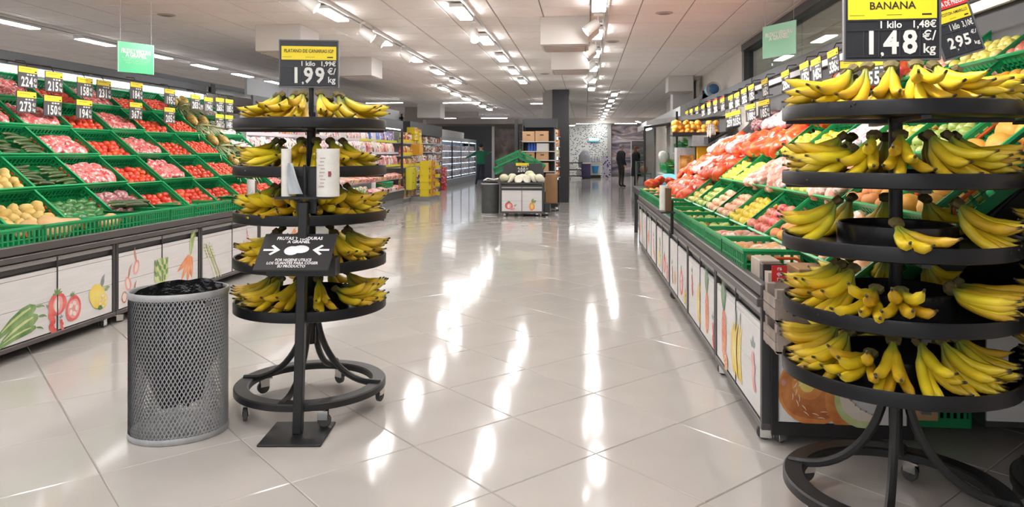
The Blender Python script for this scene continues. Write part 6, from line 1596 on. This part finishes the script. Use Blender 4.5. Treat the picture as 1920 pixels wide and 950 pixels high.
# ================================================================ PEOPLE AND TROLLEY
skin_m = M('skin', (.60, .36, .26), .55)
def cloth(nm, c): return M(nm, c, .85, var=.15, scale=6)
def human(label, loc, rz, H=1.68, arms=None, legs=None, mats=None, hair=None, hairlen=0.0, lean=0.0, turn=0.0, long_sleeve=True):
    """one continuous skinned body, facing local +Y; mats: torso, arms, legs, shoes"""
    k = H / 1.70
    J = {'pel': ((0, 0, .94), .135), 'waist': ((0, .005, 1.08), .125), 'chest': ((0, .015, 1.28), .145), 'nb': ((0, .0, 1.43), .075), 'neck': ((0, .015, 1.49), .052),
         'h1': ((0, .03, 1.56), .078), 'h2': ((0, .025, 1.63), .086), 'h3': ((0, .015, 1.685), .05)}
    E = [('pel', 'waist', 0), ('waist', 'chest', 0), ('chest', 'nb', 0), ('nb', 'neck', 4), ('neck', 'h1', 4), ('h1', 'h2', 4), ('h2', 'h3', 4)]
    for s, n in ((-1, 'l'), (1, 'r')):
        lg = (legs or {}).get(n, [(.095 * s, .02, .50), (.10 * s, -.01, .10), (.105 * s, .07, .045), (.11 * s, .15, .035)])
        J['hip' + n] = ((.085 * s, 0, .88), .095); J['kn' + n] = (lg[0], .066); J['an' + n] = (lg[1], .046); J['ba' + n] = (lg[2], .044); J['to' + n] = (lg[3], .034)
        E += [('pel', 'hip' + n, 2), ('hip' + n, 'kn' + n, 2), ('kn' + n, 'an' + n, 2), ('an' + n, 'ba' + n, 3), ('ba' + n, 'to' + n, 3)]
        ar = (arms or {}).get(n, [(.215 * s, -.03, 1.13), (.225 * s, .05, .89)])
        J['sh' + n] = ((.165 * s, 0, 1.385), .075); J['el' + n] = (ar[0], .050); J['wr' + n] = (ar[1], .032)
        d = (Vector(ar[1]) - Vector(ar[0])).normalized(); side = d.cross(Vector((0, 1, 0)) if abs(d.y) < .8 else Vector((0, 0, 1))).normalized()
        pm_ = Vector(ar[1]) + d * .06
        J['pa' + n] = (tuple(pm_), .030)
        E += [('chest', 'sh' + n, 0), ('sh' + n, 'el' + n, 1), ('el' + n, 'wr' + n, 1 if long_sleeve else 4), ('wr' + n, 'pa' + n, 4)]
        nrm = d.cross(side)
        for f, (of, ln) in enumerate([(-.027, .060), (-.009, .072), (.009, .075), (.026, .066)]):
            a = pm_ + side * of + d * .025; b = a + d * ln * .55; c = b + (d * .75 + nrm * .5) * ln * .5
            for q, v in enumerate((a, b, c)): J['f%d%d%s' % (f, q, n)] = (tuple(v), .0095 - .001 * q)
            E += [('pa' + n, 'f%d0%s' % (f, n), 4), ('f%d0%s' % (f, n), 'f%d1%s' % (f, n), 4), ('f%d1%s' % (f, n), 'f%d2%s' % (f, n), 4)]
        a = pm_ - side * .030 - d * .02; b = a - side * .022 + d * .03; J['t0' + n] = (tuple(a), .011); J['t1' + n] = (tuple(b), .009); J['t2' + n] = (tuple(b + d * .03), .008)
        E += [('pa' + n, 't0' + n, 4), ('t0' + n, 't1' + n, 4), ('t1' + n, 't2' + n, 4)]
    names = list(J)
    pos = {}
    for n in names:
        v = Vector(J[n][0])
        if v.z > .95: v.y += lean * (v.z - .95)
        pos[n] = v * k
    me = bpy.data.meshes.new('skeleton'); me.from_pydata([pos[n] for n in names], [(names.index(a), names.index(b)) for a, b, _ in E], [])
    o = bpy.data.objects.new('skeleton', me); COL.objects.link(o)
    sk = o.modifiers.new('skin', 'SKIN'); sk.use_smooth_shade = True
    for i, n in enumerate(names):
        r = J[n][1] * k; sv = me.skin_vertices[0].data[i]
        sv.radius = (r * (1.22 if n in ('pel', 'waist', 'chest') else 1), r * (.92 if n in ('pel', 'waist', 'chest') else 1))
        sv.use_root = (n == 'pel')
    ss = o.modifiers.new('sub', 'SUBSURF'); ss.levels = 1; ss.render_levels = 1
    bm_ = bpy.data.meshes.new_from_object(o.evaluated_get(bpy.context.evaluated_depsgraph_get()))
    bpy.data.objects.remove(o); bpy.data.meshes.remove(me)
    vs = [tuple(v.co) for v in bm_.vertices]; fs = [tuple(p.vertices) for p in bm_.polygons]
    segs = [(pos[a], pos[b], m_) for a, b, m_ in E]
    def near(c):
        best = (9, 0)
        for a, b, m_ in segs:
            ab = b - a; t = max(0, min(1, (c - a).dot(ab) / max(1e-9, ab.length_squared))); d = (c - a - ab * t).length
            if d < best[0]: best = (d, m_)
        return best[1]
    mb = MB(); 
    for f in fs: mb.f.append(f); mb.uv.append([(0, 0)] * len(f)); mb.m.append(near(sum((Vector(vs[i]) for i in f), Vector()) / len(f)))
    mb.v = vs
    hc = pos['h2']
    face = Vector((math.sin(turn), math.cos(turn), 0)); sd = Vector((face.y, -face.x, 0))
    mb.ball(hc + face * .088 * k + Vector((0, 0, -.03)), (.014, .018, .022), 8, 6, 4)                      # nose
    for s in (-1, 1):
        mb.ball(hc + sd * s * .084 * k + Vector((0, 0, -.015)) - face * .01, (.014, .024, .034), 8, 6, 4)   # ears
        mb.ball(hc + face * .076 * k + sd * s * .032 + Vector((0, 0, .0)), (.010, .008, .007), 6, 4, 5)     # eyes
    mb.ball(hc + face * .077 * k + Vector((0, 0, -.065)), (.024, .010, .006), 8, 4, 6)                      # mouth
    p = tag(ob('person', mb.mesh('person', list(mats) + [skin_m, M('eye_dark', (.03, .02, .02), .3), M('lip', (.45, .18, .15), .5)], True, 0)), label, 'person')
    p.location = loc; p.rotation_euler = (0, 0, rz)
    hb = MB().ball(hc - face * .018 + Vector((0, 0, .030)), (.100 * k, .102 * k, .088 * k), 16, 10, 0, lambda q: 1 + .06 * noise.noise(q * 4))
    if hairlen: hb.ball(hc - face * .055 + Vector((0, 0, -.06 - hairlen * .4)), (.088, .060, .10 + hairlen * .6), 14, 9, 0, lambda q: 1 + .08 * noise.noise(q * 5))
    ob('hair', hb.mesh('hair', hair, True, 0), p)
    return p, pos
jac, tro, sho = cloth('dark_navy_cloth', (.022, .022, .03)), cloth('charcoal_trousers', (.055, .05, .045)), M('black_shoe', (.012, .012, .012), .4)
man, _ = human('man in a dark jacket and charcoal trousers standing, seen from behind his side', (1.42, 29.6, 0), R(-58), 1.68,
    arms={'l': [(-.23, -.04, 1.13), (-.21, .03, .90)], 'r': [(.23, -.03, 1.13), (.22, .08, .90)]}, mats=[jac, jac, tro, sho], hair=M('grey_hair', (.34, .30, .27), .8), turn=0)
MB().lathe([(.172, .90), (.165, 1.05), (.178, 1.22), (.19, 1.34), (.13, 1.43), (.075, 1.46)], 20, 0, sx=1.12, sy=.86).build('jacket', jac, man, True, sharp=0)
MB().box((0, .155, 1.20), (.06, .02, .36)).box((0, .10, 1.43), (.10, .08, .035)).build('pale_shirt_front', M('pale_shirt', (.55, .56, .60), .8), man)
blk = cloth('black_wool', (.012, .012, .013))
wom, _ = human('woman in a long black coat with red-brown hair holding the trolley', (1.98, 29.2, 0), R(-75), 1.60,
    arms={'l': [(-.22, .02, 1.13), (-.17, .24, 1.03)], 'r': [(.22, .02, 1.13), (.17, .24, 1.03)]}, mats=[blk, blk, blk, sho], hair=M('auburn_hair', (.20, .075, .035), .7), hairlen=.14)
MB().lathe([(.215, .46), (.20, .7), (.17, .98), (.168, 1.1), (.18, 1.24), (.17, 1.32), (.10, 1.40), (.06, 1.42)], 20, 0, sx=1.08, sy=.9).build('coat', blk, wom, True, sharp=0)
grs = cloth('green_uniform', (.012, .15, .07)); nav = cloth('navy_trousers', (.03, .035, .05))
wor, _ = human('worker in green jumper and dark trousers seen from behind, reaching to the freezers', (-4.40, 30.6, 0), R(8), 1.72,
    arms={'l': [(-.40, .06, 1.24), (-.64, .12, 1.14)], 'r': [(.30, .18, 1.32), (.42, .38, 1.38)]}, legs={'l': [(-.13, .03, .50), (-.20, -.05, .10), (-.21, .03, .045), (-.22, .10, .035)], 'r': [(.09, .06, .50), (.12, .03, .10), (.125, .11, .045), (.13, .18, .035)]},
    mats=[grs, grs, nav, sho], hair=M('black_hair', (.015, .012, .01), .7))
MB().lathe([(.165, .90), (.158, 1.05), (.172, 1.22), (.178, 1.34), (.12, 1.42), (.07, 1.45)], 20, 0, sx=1.12, sy=.86).build('jumper', grs, wor, True, sharp=0)
# shopping trolley
t = thing('shopping_trolley', 'grey-green shopping trolley with a tan bag inside by the woman in black', 'trolley', (2.22, 28.75, 0), R(-8))
MB().tube([(-.26, -.22, .10), (-.26, -.22, 1.02), (.30, -.22, 1.02)], .014, 8).build('side_frame', galv, t); MB().tube([(-.26, .22, .10), (-.26, .22, 1.02), (.30, .22, 1.02)], .014, 8).build('side_frame', galv, t)
b = MB()
for y in (-.22, .22):
    for q in range(10): b.tube([(-.22 + .055 * q, y, .58), (-.24 + .06 * q, y, .98)], .004, 4)
for x in (-.24, .32):
    for q in range(8): b.tube([(x, -.21 + .06 * q, .58), (x, -.21 + .06 * q, .98)], .004, 4)
tag(b.build('wire_basket', galv, t), kind='stuff')
MB().span((-.24, -.22, .55), (.32, .22, .585)).build('tray_green', M('trolley_green', (.03, .14, .08), .5), t)
MB().tube([(-.28, -.24, 1.04), (-.28, .24, 1.04)], .018, 8).build('handle', M('trolley_green', (.03, .14, .08), .5), t)
MB().span((-.24, -.2, .60), (-.20, .2, .96)).build('child_seat', M('trolley_green', (.03, .14, .08), .5), t)
for x in (-.24, .30):
    for y in (-.2, .2): MB().tube([(x, y, .56), (x, y, .12)], .012, 6).build('leg', galv, t); caster(t, x, y, .10)
o = tag(ob('tan_bag', MB().ball((0, 0, .14), (.17, .13, .17), 12, 9, 0, lambda p: 1 + .15 * noise.noise(p * 2) - .2 * max(0, p.z)).mesh('tan_bag', M('tan_leather', (.42, .26, .12), .6), True, 0), None, (2.25, 28.75, .60)), 'tan bag lying in the shopping trolley', 'bag')
